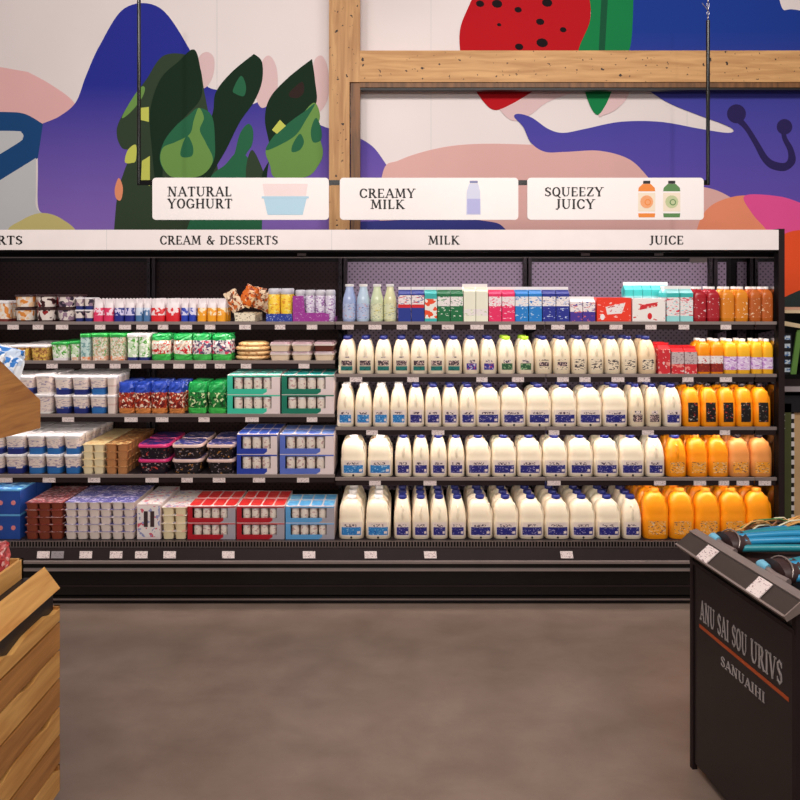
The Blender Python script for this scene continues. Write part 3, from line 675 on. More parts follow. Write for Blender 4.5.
def text(q, s, x, zb, h, width, y, mat='ink_black', th=.002, put=None, dyv=0):
    """lay s out from x to x+width, baseline zb, cap height h on the plane Y = y"""
    W = text_width(s); k = width / W; cx = x
    for c in s:
        if c == ' ': cx += (.42 + .04) * k; continue
        g = GL[c]
        P_ = put or ((0, y, 0), (1, 0, 0), (0, 0, 1))
        o, u, v2 = Vector(P_[0]), Vector(P_[1]), Vector(P_[2])
        oo = o + u * cx + v2 * zb
        pl = (oo, u * k, v2 * h)
        thv = Vector((0, -th, 0)) if put is None else Vector(P_[3]) * th
        st = g[1]
        if isinstance(st, str):
            a0, a1 = [float(v) for v in st.split(':')[1:3]]; N = 14; pts = []
            for i in range(N + 1):
                a = math.radians(a0 + (a1 - a0) * i / N); pts.append((.41 + .31 * math.cos(a), .5 + .48 * math.sin(a)))
            st = [(pts[i], pts[i + 1], t_ + (T - t_) * abs((pts[i][0] + pts[i + 1][0]) / 2 - .41) / .31) for i in range(N)]
        for a, b, w in list(st) + (list(g[3]) if len(g) > 3 else []): bar(q, a, b, w, pl, thv, mat)
        for sf in g[2]:
            if len(sf) == 3 and sf[2] == 'v': bar(q, (sf[0], sf[1] - .1), (sf[0], sf[1] + .1), .07, pl, thv, mat)
            else: bar(q, (sf[0] - .14, abs(sf[1] - .03)), (sf[0] + .14, abs(sf[1] - .03)), .07, pl, thv, mat)
        cx += (g[0] + .04) * k
for s, a, b in (('CREAM & DESSERTS', 161, 278), ('MILK', 428, 459.5), ('JUICE', 648, 682.5), ('DESSERTS', -42, 24.5)):
    full = X(b) - X(a); W = text_width(s); cx = X(a)
    for wd_ in s.split(' '):
        ww = text_width(wd_) * full / W; q = MB(); text(q, wd_, cx, Z(244.6), Z(236) - Z(244.6), ww, YF - .02); q.build('lettering', hp); cx += ww + (.42 + .12) * full / W

# ------------------------------------------------------------------ hanging sign boards
YS = 4.62
def rrect(x0, x1, z0, z1, r, n=5):
    out = []
    for cx, cz, a0 in ((x1 - r, z1 - r, 0), (x0 + r, z1 - r, 90), (x0 + r, z0 + r, 180), (x1 - r, z0 + r, 270)):
        for i in range(n + 1): a = math.radians(a0 + 90 * i / n); out.append((cx + r * math.cos(a), cz + r * math.sin(a)))
    return out
def sx(p): return X(p, YS)
def sz(p): return Z(p, YS)
def board(x0, x1, label, lines, icon):
    r = tag(E('hanging_sign', ((sx(x0) + sx(x1)) / 2, YS, sz(220))), label, 'sign', 'white sign boards over the fridge')
    ox, oz = r.location.x, r.location.z
    q = MB(); q.prism(rrect(sx(x0) - ox, sx(x1) - ox, 0, sz(178) - oz, .022), (0, -.012, 0), (1, 0, 0), (0, 0, 1), (0, .014, 0), 'sign_white'); q.build('sign_board', r)
    q = MB()
    for s, a, b, yb, yt in lines: text(q, s, sx(a) - ox, sz(yb) - oz, sz(yt) - sz(yb), sx(b) - sx(a), -.012)
    q.build('lettering', r)
    q = MB(); icon(q, ox, oz); q.build('pictogram', r)
def flat(q, pts, ox, oz, mat, lift=0): q.prism([(sx(a) - ox, sz(b) - oz) for a, b in pts], (0, -.0123 - lift, 0), (1, 0, 0), (0, 0, 1), (0, -.0008, 0), mat)
P('ic_blue', (176, 208, 226), .5, 0, .01); P('ic_pale', (236, 214, 212), .5, 0, .01); P('ic_lav', (176, 174, 218), .5, 0, .01); P('ic_lav2', (206, 206, 226), .5, 0, .01); P('ic_cap', (130, 132, 170), .5)
P('ic_or', (232, 132, 50), .5, 0, .01); P('ic_gr', (86, 130, 74), .5, 0, .01); P('ic_be', (236, 218, 196), .5, 0, .01); P('ic_or2', (236, 160, 110), .5); P('ic_gr2', (190, 196, 150), .5)
def ic_tub(q, ox, oz):
    flat(q, [(263, 184), (308, 184), (306, 198), (265, 198)], ox, oz, 'ic_pale'); flat(q, [(264, 198), (307, 198), (303, 215), (268, 215)], ox, oz, 'ic_blue', .0004); flat(q, [(262, 196.5), (309, 196.5), (309, 198.5), (262, 198.5)], ox, oz, 'ic_blue', .0012)
def ic_milk(q, ox, oz):
    flat(q, [(469, 184), (478, 184), (480, 192), (480.5, 215), (466, 215), (466.5, 192)], ox, oz, 'ic_lav2'); flat(q, [(467, 199), (480, 199), (480, 214), (467, 214)], ox, oz, 'ic_lav', .0008); flat(q, [(469.5, 181), (477.5, 181), (477.5, 183.5), (469.5, 183.5)], ox, oz, 'ic_cap')
def circ(cx, cy, r, n=14): return [(cx + r * math.cos(2 * PI * i / n), cy + r * math.sin(2 * PI * i / n)) for i in range(n)]
def ic_juice(q, ox, oz):
    for cx, m, m2 in ((646, 'ic_or', 'ic_or2'), (671, 'ic_gr', 'ic_gr2')):
        flat(q, [(cx - 3.5, 181), (cx + 3.5, 181), (cx + 3.5, 184), (cx - 3.5, 184)], ox, oz, 'ink_black'); flat(q, [(cx - 4, 184.2), (cx + 4, 184.2), (cx + 8, 188), (cx + 8.5, 191.5), (cx - 8.5, 191.5), (cx - 8, 188)], ox, oz, m)
        flat(q, [(cx - 8.5, 193), (cx + 8.5, 193), (cx + 8.5, 211.5), (cx - 8.5, 211.5)], ox, oz, 'ic_be'); flat(q, circ(cx, 202, 6.5), ox, oz, m2, .0008); flat(q, circ(cx + 1, 202.5, 3.2), ox, oz, m, .0014); flat(q, circ(cx + 1, 202.5, 2.2), ox, oz, m2, .002)
        flat(q, [(cx - 8.5, 213.5), (cx + 8.5, 213.5), (cx + 8, 217.5), (cx - 8, 217.5)], ox, oz, m)
board(153, 329, 'white hanging sign reading NATURAL YOGHURT with pale blue tub picture', [('NATURAL', 168, 232.5, 196.5, 187), ('YOGHURT', 168, 233, 208.5, 199)], ic_tub)
board(340, 518, 'white hanging sign reading CREAMY MILK with small milk bottle picture', [('CREAMY', 359.5, 415.5, 198, 189), ('MILK', 370.5, 405, 209, 200)], ic_milk)
board(527, 703, 'white hanging sign reading SQUEEZY JUICY with two juice bottle pictures', [('SQUEEZY', 544, 603, 196.5, 187.5), ('JUICY', 555, 594.5, 209, 199.5)], ic_juice)
rr = tag(E('sign_hanger', (sx(138.5), YS, sz(184))), 'black metal rail and two rods carrying the row of white signs', 'sign rail')
ox, oz = rr.location.x, rr.location.z
q = MB(); q.box(sx(137) - ox, sx(710) - ox, .003, .013, sz(185) - oz, sz(180) - oz, 'rod_black'); q.build('cross_rail', rr)
for px, top in ((138.5, -60), (708.5, 20)):
    q = MB(); q.tube([(sx(px) - ox, .008, sz(184) - oz), (sx(px) - ox, .008, sz(top) - oz)], .0115, 'rod_black', 10); q.build('rod', rr)
q = MB(); X0 = sx(708.5) - ox
for i in range(5):
    cz = sz(17 - i * 4.2) - oz; q.tube([(X0 + .007 * math.cos(t) * (i % 2), .008 + .007 * math.cos(t) * ((i + 1) % 2), cz + .014 * math.sin(t)) for t in [2 * PI * k / 10 for k in range(11)]], .0022, 'chain', 6)
q.tube([(X0, .008, sz(-2) - oz), (X0, .008, sz(-60) - oz)], .003, 'rod_black', 6); q.tube([(X0, .006, sz(10) - oz), (X0 - .04, .0, sz(3) - oz)], .002, 'chain', 6); q.build('chain', rr)

# ------------------------------------------------------------------ room shell: floor, wall with printed mural, timber frame
q = MB(); q.box(-6, 7, -1.5, 5.95, -.05, 0, 'polished_concrete'); struct(q.build('floor'))
YW = 5.6
q = MB(); q.box(-6, 7, YW, YW + .2, 0, 5.2, 'wall_white'); struct(q.build('wall_back'))
def cat(pts, seg=8):
    """closed smooth outline through pts; a repeated point makes a corner"""
    out = []; n = len(pts)
    for i in range(n):
        p0, p1, p2, p3 = [pts[(i + k) % n] for k in (-1, 0, 1, 2)]
        if p1 == p2: continue
        for s in range(seg):
            t = s / seg; a = []
            for c in (0, 1): a.append(.5 * (2 * p1[c] + (p2[c] - p0[c]) * t + (2 * p0[c] - 5 * p1[c] + 4 * p2[c] - p3[c]) * t * t + (3 * p1[c] - p0[c] - 3 * p2[c] + p3[c]) * t ** 3))
            out.append(tuple(a))
    return out
mu = tag(E('wall_mural', (0, YW, Z(320, YW))), 'printed mural of fruit, leaves and blue shapes on wall above the fridge', 'mural')
LAY = [0]
def art(name, pts, mat, smooth=True, seg=8):
    LAY[0] += 1; lift = .00012 * LAY[0] + .001
    if smooth: pts = cat(pts, seg)
    q = MB(); q.prism([(X(a, YW), Z(b, YW) - mu.location.z) for a, b in pts], (0, -lift, 0), (1, 0, 0), (0, 0, 1), (0, .0001, 0), mat); return q.build(name, mu)
def dbl(*p): return [(a, b) for a, b in p for _ in (0, 1)]
art('pink_panel', dbl((-40, 60), (28, 72)) + [(50, 84), (72, 100), (76, 112), (60, 122)] + dbl((45, 126), (30, 125), (-40, 122)), 'm_pink')
art('blue_field', [(86, 76), (100, 45), (125, 8), (160, 8), (190, 50), (205, 84), (222, 92), (240, 108), (262, 102), (276, 118), (300, 116), (325, 127), (345, 132), (372, 146), (392, 172), (420, 200), (470, 216), (500, 226)] + dbl((520, 262), (60, 262), (73, 232)) + [(60, 219), (44, 214), (38, 205), (38, 170), (38, 130)] + dbl((44, 123)) + [(60, 116), (76, 102)], 'm_blue')
art('teal_band', dbl((-40, 112)) + [(5, 112), (25, 114)] + dbl((43, 124), (38, 158), (-40, 206)), 'm_teal')
art('grey_field', dbl((-40, 205), (36, 158)) + [(36, 190), (36, 206), (42, 213)] + dbl((60, 219), (60, 262), (-40, 262)), 'm_grey')
art('grey_lens', dbl((-40, 131)) + [(14, 131), (22, 133), (23, 138), (15, 145)] + dbl((-40, 178)), 'm_grey')
art('yellow_dome', [(8, 234), (22, 220), (42, 213), (62, 219), (76, 236), (42, 262)], 'm_yellow')
art('pink_shadow', [(198, 60), (206, 52), (214, 58), (213, 76), (205, 88), (198, 84)], 'm_shadow'); art('pink_shadow', [(262, 62), (270, 56), (277, 70), (276, 95), (262, 108), (255, 90)], 'm_shadow')
art('pink_shadow', [(314, 62), (322, 56), (328, 70), (328, 98), (318, 112), (312, 90)], 'm_shadow')
art('left_plant', [(165, 55), (146, 80), (133, 98), (119, 122), (117, 136), (122, 148), (131, 152), (124, 172), (117, 198), (112, 262)] + dbl((112, 262), (232, 262), (215, 150)) + [(205, 95), (196, 60)], 'm_dk2')
art('left_leaf', [(131, 112), (122, 118), (129, 104), (140, 88), (145, 88), (142, 98)], 'm_light')
art('dark_leaf', [(195, 50), (202, 82), (200, 100), (186, 116), (172, 132), (164, 152), (162, 185), (156, 185), (152, 150), (150, 112), (160, 80), (178, 62)], 'm_dk')
art('yellow_patch', dbl((140, 108), (149, 107), (149, 122), (141, 120)), 'm_lime', False); art('yellow_patch', [(125, 162), (128, 150), (136, 145), (136, 160), (132, 163)], 'm_lime'); art('yellow_patch', dbl((142, 161), (150, 156), (150, 186), (141, 182)), 'm_lime', False)
art('orange_patch', [(115, 188), (119, 178), (123, 188), (121, 200), (116, 198)], 'm_orange')
art('dark_leaf', dbl((254, 54)) + [(262, 62), (262, 82), (254, 102), (240, 122), (226, 150), (212, 175), (205, 200), (170, 200), (185, 160), (204, 140), (213, 112), (216, 92), (232, 72)] + dbl((254, 54)), 'm_dk')
art('leaf_drop', [(241, 76), (246, 86), (244, 96), (236, 94), (233, 90)], 'm_mid')
art('green_plant', [(250, 160), (262, 178), (262, 230), (262, 262), (186, 262), (192, 215), (210, 178), (225, 165), (238, 152)], 'm_mid')
art('green_stem', [(248, 124), (253, 130), (252, 145), (244, 160), (240, 200), (225, 200), (226, 178), (234, 156), (240, 134)], 'm_mid')
art('dark_leaf', [(252, 150), (262, 168), (268, 190), (250, 195), (246, 170)], 'm_dk2')
art('dark_leaf', dbl((312, 59)) + [(315, 80), (316, 104), (300, 116), (286, 128), (276, 150), (262, 175), (262, 200), (290, 200), (268, 185), (270, 150), (265, 120), (270, 98), (288, 78)] + dbl((312, 59)), 'm_dk')
art('brown_spot', [(302, 82), (304, 92), (298, 98), (290, 97), (290, 92)], 'm_brown')
art('pear', [(199, 108), (212, 116), (215, 140), (214, 160), (204, 173), (186, 178), (168, 174), (160, 160), (164, 142), (176, 126), (188, 116)], 'm_mid')
art('pear', [(199, 108), (204, 118), (200, 130), (206, 143), (213, 160), (204, 174), (188, 178), (170, 176), (161, 162), (163, 148), (176, 142), (190, 134), (194, 120)], 'm_light')
art('pear_drop', [(187, 136), (193, 146), (192, 156), (182, 157), (181, 150)], 'm_mid')
art('pear', [(315, 103), (320, 115), (318, 130), (323, 152), (318, 166), (306, 177), (276, 178), (270, 165), (266, 150), (280, 142), (297, 126), (306, 110)], 'm_light')
art('pear_shade', [(315, 104), (304, 112), (290, 122), (274, 136), (266, 150), (280, 145), (296, 135), (306, 120)], 'm_mid')
art('pear_drop', [(300, 134), (304, 142), (300, 150), (292, 152), (293, 144)], 'm_mid'); art('pear_drop', [(316, 118), (321, 128), (321, 140), (313, 142), (311, 130)], 'm_mid')
art('yellow_patch', dbl((280, 120), (286, 126), (277, 134), (272, 130)), 'm_lime', False)
# right half
art('berry_shadow', [(492, 88), (500, 110), (514, 121), (530, 115), (548, 102), (575, 92), (600, 86), (560, 70)], 'm_shadow')
art('strawberry', [(500, -40), (480, -15), (468, 8), (460, 30), (461, 55), (470, 80), (482, 100), (494, 110), (510, 105), (535, 90), (560, 72), (578, 52), (590, 20), (584, -20), (550, -45)], 'm_red')
for cx, cy, a in ((480, 4, 4), (497, 4, 5), (518, 10, 3.5), (547, 3, 5), (540, 22, 4), (519, 47, 4), (542, 43, 5.5), (563, 30, 3.2), (499, 25, 2), (500, 68, 4), (520, 85, 3)):
    art('seed', [(cx + a * math.cos(t) - .35 * a * math.sin(t), cy - a * .8 * math.sin(t) - .2 * a * math.cos(t)) for t in [2 * PI * i / 10 for i in range(10)]], 'm_seed', False)
art('pink_shadow', [(600, 60), (628, 60), (629, 92), (618, 108), (604, 115), (598, 112)], 'm_shadow')
art('pink_hill', [(382, 176), (400, 160), (440, 148), (480, 144), (535, 145), (600, 148), (640, 160), (690, 175), (722, 186), (736, 200)] + dbl((760, 262), (380, 262)), 'm_salmon')
art('navy_band', dbl((350, 222), (350, 262), (520, 262)) + [(505, 229), (485, 221), (440, 219)], 'm_navy')
art('blue_wave', dbl((625, -60), (625, 60), (646, 89)) + [(668, 103), (700, 116), (722, 124)] + [(733, 130), (727, 133), (700, 129), (660, 122), (620, 122), (585, 129), (563, 133), (548, 129), (532, 118), (519, 114), (514, 117), (523, 127), (531, 143), (545, 152), (566, 152), (600, 151), (630, 160)] + dbl((650, 180)) + [(690, 185), (715, 190)] + dbl((733, 199), (900, 220), (900, -60)), 'm_indigo')
art('white_sliver', dbl((772, -60)) + [(780, 4), (795, 10)] + dbl((850, 18), (900, -60)), 'wall_white')
art('green_leaf', dbl((580, -60)) + [(588, -10), (590, 20), (578, 52), (582, 80), (589, 104), (597, 115), (605, 106), (613, 88), (626, 58), (632, 30)] + dbl((634, -60)), 'm_green')
art('leaf_rib', dbl((604, -60), (611, -60), (603, 80), (597, 80)), 'm_stem', False)
art('peach_circle', [(694, 262), (697, 228), (708, 208), (728, 198), (750, 196), (775, 205), (790, 225), (790, 262)], 'm_peach')
art('magenta_shape', [(744, 196), (775, 196), (800, 203), (850, 225), (860, 262), (790, 262), (766, 230), (752, 214)], 'm_magenta')
art('slate_shape', dbl((760, 262), (900, 262), (900, 330), (760, 330)), 'm_slate', False)
art('tomato_shape', dbl((760, 262)) + [(775, 240), (800, 230), (850, 235)] + dbl((900, 250), (900, 270)) + [(830, 282), (800, 290)] + dbl((770, 304)), 'm_tomato')
for cx, cy, a in ((736, 114, 9.5), (784, 127, 7.8)): art('swirl_dot', circ(cx, cy, a, 20), 'm_swirl', False)
pth = [(736, 118), (746, 128), (756, 144), (764, 158), (772, 165), (784, 167), (791, 161), (790, 150), (784, 138), (783, 128)]
wd = [3, 2.6, 2.8, 3.4, 4, 4, 4, 3, 2.4, 2]; Lp, Rp = [], []
for i, p in enumerate(pth):
    a, b = pth[max(0, i - 1)], pth[min(len(pth) - 1, i + 1)]; dx, dy = b[0] - a[0], b[1] - a[1]; l = math.hypot(dx, dy)
    Lp.append((p[0] - dy / l * wd[i], p[1] + dx / l * wd[i])); Rp.append((p[0] + dy / l * wd[i], p[1] - dx / l * wd[i]))
art('swirl', Lp + Rp[::-1], 'm_swirl')
for px in (431, 687, 217): q = MB(); q.box(X(px, YW) - .0012, X(px, YW) + .0012, -.0013, -.0005, 0, 3.0, 'm_grey'); q.build('panel_seam', mu)
# timber frame on the wall
YT = 5.46
def tx(p): return X(p, YT)
def tz(p): return Z(p, YT)
tb = tag(E('timber_frame', (tx(345), YT, 0)), 'rough pine post and horizontal beam fixed across the painted wall', 'timber frame'); ox = tx(345)
q = MB(); q.box(tx(329) - ox, tx(349.5) - ox, 0, .06, 0, 5.1, 'beam_z'); q.box(tx(349.5) - ox, tx(360) - ox, 0, .06, tz(82), 5.1, 'beam_z'); q.build('post', tb)
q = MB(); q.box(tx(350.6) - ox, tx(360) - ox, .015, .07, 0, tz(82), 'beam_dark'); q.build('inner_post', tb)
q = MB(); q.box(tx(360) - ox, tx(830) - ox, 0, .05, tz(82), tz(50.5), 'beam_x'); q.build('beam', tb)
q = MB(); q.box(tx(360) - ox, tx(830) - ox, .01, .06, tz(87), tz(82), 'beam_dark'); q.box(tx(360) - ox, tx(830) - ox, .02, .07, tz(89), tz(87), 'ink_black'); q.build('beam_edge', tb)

# ------------------------------------------------------------------ products, right half: milk and juice
W16 = lambda px: px * S
hj = .24
blueN, skyN = ('cap_blue', 'ink_navy'), ('cap_white', 'ink_sky')
G = lambda k: k
def milk(key, wpx, cxs, shelf, body, cap, ink, wide, look, rows, style='milk', h=hj, d=None, cat='milk', grp=None, gap=.006):
    d = d or (.105 if wide else .1)
    run((key, wpx, h), jug(W16(wpx) * .985, h, d, body, cap, ink, wide, style), cxs, shelf, d, look, cat, grp or 'milk jugs on the right shelves', rows, None, 1, 0, gap)
# second shelf
hb = .212
milk('b1', 18.1, [346.5, 365, 383.2, 401.5, 419.2, 436.8, 454.2], 'BR', 'milk', 'cap_blue', 'ink_teal', False, 'tall milk bottle with teal-footed label', 2, 'tealfoot', hb)
milk('b2', 17, [472, 489.6], 'BR', 'milk', 'cap_blue', 'ink_purple', False, 'milk bottle with blue cow label', 2, 'badge', hb)
milk('b3', 18, [507.7, 526.5], 'BR', 'milk', 'cap_lime', 'ink_green', False, 'lime-capped milk bottle', 2, 'badge', hb)
milk('b4', 18, [544.8, 563.2], 'BR', 'milk_b', 'cap_blue', 'ink_oval', False, 'cream milk bottle with dark oval label', 2, 'oval', hb)
milk('b5', 16.6, [580.9, 597.7, 614.5, 631.3], 'BR', 'milk_b', 'cap_blue', 'ink_script', False, 'cream milk bottle with black script', 2, 'script', hb)
milk('b6', 18.4, [649.6], 'BR', 'milk_tan', 'cap_blue', 'ink_script', False, 'tan flavoured milk bottle', 2, 'script', hb)
# third shelf
milk('n1', 17.9, [345, 363, 380.9, 398.7], 'CR', 'milk', 'cap_white', 'ink_sky', False, 'white-capped narrow milk jug with sky label', 2)
milk('n2', 17.7, [416.2, 433.6, 451, 468.4], 'CR', 'milk', 'cap_blue', 'ink_navy', False, 'blue-capped narrow milk jug', 2)
milk('w2', 25.8, [489, 514.6, 540.2, 565.8, 591.4, 617], 'CR', 'milk', 'cap_blue', 'ink_navy', True, 'blue-capped wide milk jug', 2)
milk('n3', 16, [639, 656], 'CR', 'milk_b', 'cap_blue', 'ink_oval', False, 'narrow milk jug beside juice', 2, 'badge')
milk('n4', 19, [675], 'CR', 'milk', 'cap_blue', 'ink_navy', False, 'milk jug touching the orange juice', 2)
milk('j1', 17.8, [694.6, 712.5, 730.2, 747.8, 765.5], 'CR', 'juice', 'cap_dark', 'lab_black', True, 'orange juice jug with black label', 2, 'black', hj, None, 'juice', 'orange juice jugs on the right shelves')
# fourth shelf
milk('w1', 26, [353, 380], 'DR', 'milk', 'cap_white', 'ink_sky', True, 'white-capped wide milk jug with sky label', 2, h=.236)
milk('n2', 17.7, [403.4, 421.2, 439, 456.8], 'DR', 'milk', 'cap_blue', 'ink_navy', False, 'blue-capped narrow milk jug', 2, h=.236)
milk('w2', 25.8, [479.2, 505, 530.8, 556.6, 582.4, 608.2, 634], 'DR', 'milk', 'cap_blue', 'ink_navy', True, 'blue-capped wide milk jug', 2, h=.236)
milk('n5', 20, [657.4], 'DR', 'milk', 'cap_blue', 'ink_navy', False, 'milk jug next to juice', 2, h=.236)
milk('j2', 21.4, [679], 'DR', 'juice', 'cap_blue', 'lab_juice', False, 'blue-capped orange juice jug', 2, 'plain', .236, None, 'juice', 'orange juice jugs on the right shelves')
milk('j3', 21, [700.6, 721.6], 'DR', 'juice_b', 'cap_orange', 'lab_juice', True, 'orange juice jug with orange cap', 2, 'plain', .236, None, 'juice', 'orange juice jugs on the right shelves')
milk('j4', 21.8, [742.6, 764.8], 'DR', 'juice_tan', 'cap_dark', 'lab_juice', True, 'tan tropical juice jug', 2, 'plain', .236, None, 'juice', 'orange juice jugs on the right shelves')
# bottom deck
milk('w1', 26, [351, 378], 'E_', 'milk', 'cap_white', 'ink_sky', True, 'white-capped wide milk jug with sky label', 4)
milk('n2', 18.2, [402.6, 421.1, 439.6, 458.1], 'E_', 'milk', 'cap_blue', 'ink_navy', False, 'blue-capped narrow milk jug', 4)
milk('w2', 25.8, [481.2, 507, 532.8, 558.6, 584.4, 610.2], 'E_', 'milk', 'cap_blue', 'ink_navy', True, 'blue-capped wide milk jug', 4)
milk('n6', 20, [634], 'E_', 'milk', 'cap_blue', 'ink_navy', False, 'milk jug beside the juice jugs', 4)
milk('j5', 26, [658.4, 684.5, 710.6, 736.7, 762.6], 'E_', 'juice', 'cap_orange', 'lab_juice', True, 'wide orange juice jug', 4, 'plain', .285, None, 'juice', 'orange juice jugs on the right shelves')
# second shelf: strawberry cartons and juice bottles
def rbottle(key, cxs, shelf, wpx, h, body, bands, look, rows=2):
    run((key,), square_bottle(W16(wpx), h, W16(wpx), body, 'cap_white', bands), cxs, shelf, W16(wpx), look, 'juice', 'square juice bottles at the right end', rows)
run(('sb',), carton(W16(12), .185, .07, [(0, .3, 'straw'), (.3, 1, 'straw')], 'red', 'red'), [665.6], 'BR', .07, 'red strawberry milk carton', 'carton', 'strawberry cartons', 2)
run(('sc',), carton(W16(12.6), .165, .07, [(0, .45, 'straw'), (.45, 1, 'pack_grey_red')], 'red', 'red'), [679.2, 692.2], 'BR', .07, 'grey and red strawberry carton', 'carton', 'strawberry cartons', 2)
rbottle('r1', [706, 719.4], 'BR', 13.2, .208, 'juice_b', [(.3, .52, 'lab_white_red'), (.06, .3, 'lab_maroon')], 'orange juice bottle with maroon label')
rbottle('r2', [733, 746.4], 'BR', 13.2, .208, 'juice_y', [(.12, .5, 'lab_lav')], 'yellow juice bottle with lavender label, left pair')
rbottle('r3', [759.4, 770.4], 'BR', 10.8, .208, 'juice_y', [(.14, .48, 'lab_lav')], 'yellow juice bottle with lavender label, end pair')
# top shelf, right half
for i, (cx, b, l, lk) in enumerate(((348.5, 'glass_blue', 'lab_glassA', 'periwinkle drinking yoghurt bottle'), (362.6, 'glass_pale', 'lab_glassA', 'pale blue drinking yoghurt bottle'), (376.6, 'glass_green', 'lab_glassB', 'pale green drinking yoghurt bottle'), (390, 'glass_cream', 'lab_glassB', 'cream yellow drinking yoghurt bottle'))):
    run(('g', i), glass_bottle(W16(13), .226, b, l), [cx], 'A', W16(13), lk, 'bottle', 'slim yoghurt bottles on the top shelf', 2)
def cart(key, cxs, wpx, hpx, bands, roof, look, rows=2):
    run((key,), carton(W16(wpx), hpx * S, .072, bands, roof), cxs, 'A', .072, look, 'carton', 'milk cartons on the top shelf', rows)
def std(c): return [(0, .1, 'c_' + c), (.1, .36, 'cq_' + c), (.36, .56, 'cq_' + c), (.56, .9, 'cp_' + c), (.9, 1, 'c_' + c)]
cart('k1', [404.6, 418], 13, 35, [(0, .5, 'c_navy'), (.5, .62, 'red'), (.62, .95, 'cp_navy'), (.95, 1, 'c_navy')], 'c_navy', 'navy milk carton with red stripe')
cart('k2', [431], 12.4, 35, [(0, .12, 'c_teal'), (.12, .82, 'flower'), (.82, 1, 'c_teal')], 'c_teal', 'teal and white carton with orange flower')
cart('k3', [444, 457], 12.8, 35, std('green'), 'c_green', 'green milk carton')
cart('k4', [470, 482.4], 12.2, 38, [(0, .2, 'c_cream'), (.2, .42, 'cp_cream'), (.42, 1, 'c_cream')], 'c_cream', 'plain cream milk carton')
cart('k5', [495.6, 509], 13, 35, std('pink'), 'c_pink', 'bright pink milk carton')
cart('k6', [522.4, 536], 13.2, 35, std('sky'), 'c_sky', 'sky blue milk carton')
cart('k7', [549.8, 563.6], 13.4, 35, std('indigo'), 'c_indigo', 'indigo milk carton')
cart('k8', [577.2, 590], 12.6, 25, [(0, .5, 'cq_violet'), (.5, 1, 'cp_violet')], 'paper_white', 'short white and violet carton')
def rb(q, W, D, h):
    q.prism([(-W * .5, h * .62), (W * .66, h * .8), (W * .45, h * .35), (-W * .4, h * .3)], (0, -D - .002, 0), (1, 0, 0), (0, 0, 1), (0, .001, 0), 'lab_white_red'); q.prism([(x * W, z * h) for x, z in circ(-.68, .2, .13)], (0, -D - .002, 0), (1, 0, 0), (0, 0, 1), (0, .001, 0), 'sign_white')
run(('rb',), printed_box(W16(35), W16(24), .16, 'red_box_p', 'red_box', 'b_redL', 'snack_box', rb), [615], 'A', .16, 'bright red multipack box', 'box', 'snack boxes on the top shelf')
def wb(q, W, D, h):
    q.prism([(-W * .6, h * .5), (W * .5, h * .66), (W * .55, h * .84), (-W * .5, h * .72)], (0, -D - .002, 0), (1, 0, 0), (0, 0, 1), (0, .001, 0), 'straw'); q.prism([(W * .05 + x * W, z * h) for x, z in circ(0, .24, .14)], (0, -D - .002, 0), (1, 0, 0), (0, 0, 1), (0, .001, 0), 'red')
run(('wb',), printed_box(W16(33.5), W16(23.5), .16, 'white_box_p', 'paper_white', 'paper_white', 'snack_box', wb), [650], 'A', .16, 'white multipack box with red berries', 'box', 'snack boxes on the top shelf')
run(('k9',), carton(W16(9.2), .238, .072, [(0, .8, 'c_mint'), (.8, 1, 'c_teal')], 'c_teal'), [639, 648.4, 657.8, 667.2, 676.6], 'A', .072, 'tall teal carton behind snack boxes', 'carton', 'milk cartons on the top shelf', 1, y0=.175)
cart('k10', [674.4, 688], 13, 36, [(0, .2, 'c_mint'), (.2, .85, 'cp_mint'), (.85, 1, 'c_teal')], 'c_mint', 'mint and white milk carton')
rbottle('t1', [702, 715.6], 'A', 13.2, .21, 'juice_red', [(.1, .68, 'lab_red')], 'dark red juice bottle')
rbottle('t2', [730.4, 744.2], 'A', 13.4, .21, 'juice_amber', [(.1, .68, 'lab_amber')], 'amber juice bottle')
rbottle('t3', [757.8, 769.9], 'A', 11.8, .21, 'juice_brown', [(.1, .68, 'lab_brown')], 'orange brown juice bottle')

# ------------------------------------------------------------------ products, left half
YG = 'yoghurt tubs on the left shelves'
def tubs(key, cxs, shelf, wpx, hpx, d, bands, lid, look, rows=1, layers=2, lhpx=None, cat='tub', name='yoghurt_tub', n=4.5, taper=.8, group=YG):
    h = hpx * S; run((key,), tub(W16(wpx), h, d, bands, lid, n, name, taper), cxs, shelf, d, look, cat, group, rows, None, layers, h + .0006)
# top shelf
tubs('a0', [-14, 0], 'A', 13.4, 21, .08, [(0, .15, 'tub_foot'), (.15, 1, 'tub_p_orange')], 'lid_white', 'tall orange and white tub', 2, 1)
tubs('a1', [19.5], 'A', 20.5, 13.4, .12, [(0, .12, 'lid_dark'), (.12, 1, 'tub_p_orange')], 'lid_dark', 'round tub with orange print', 2, n=2.2)
tubs('a2', [40.8], 'A', 20.5, 13.4, .12, [(0, .12, 'lid_dark'), (.12, 1, 'tub_p_red')], 'lid_dark', 'round tub with dark red print', 2, n=2.2)
tubs('a3', [62.2], 'A', 20.5, 13.4, .12, [(0, .12, 'lid_dark'), (.12, 1, 'tub_p_dark')], 'lid_dark', 'round tub with dark grey print', 2, n=2.2)
tubs('a4', [77, 86.5], 'A', 9, 12, .06, [(0, .35, 'tub_navy'), (.35, 1, 'tub_p_dark')], 'lid_white', 'small blue-footed tub', 2)
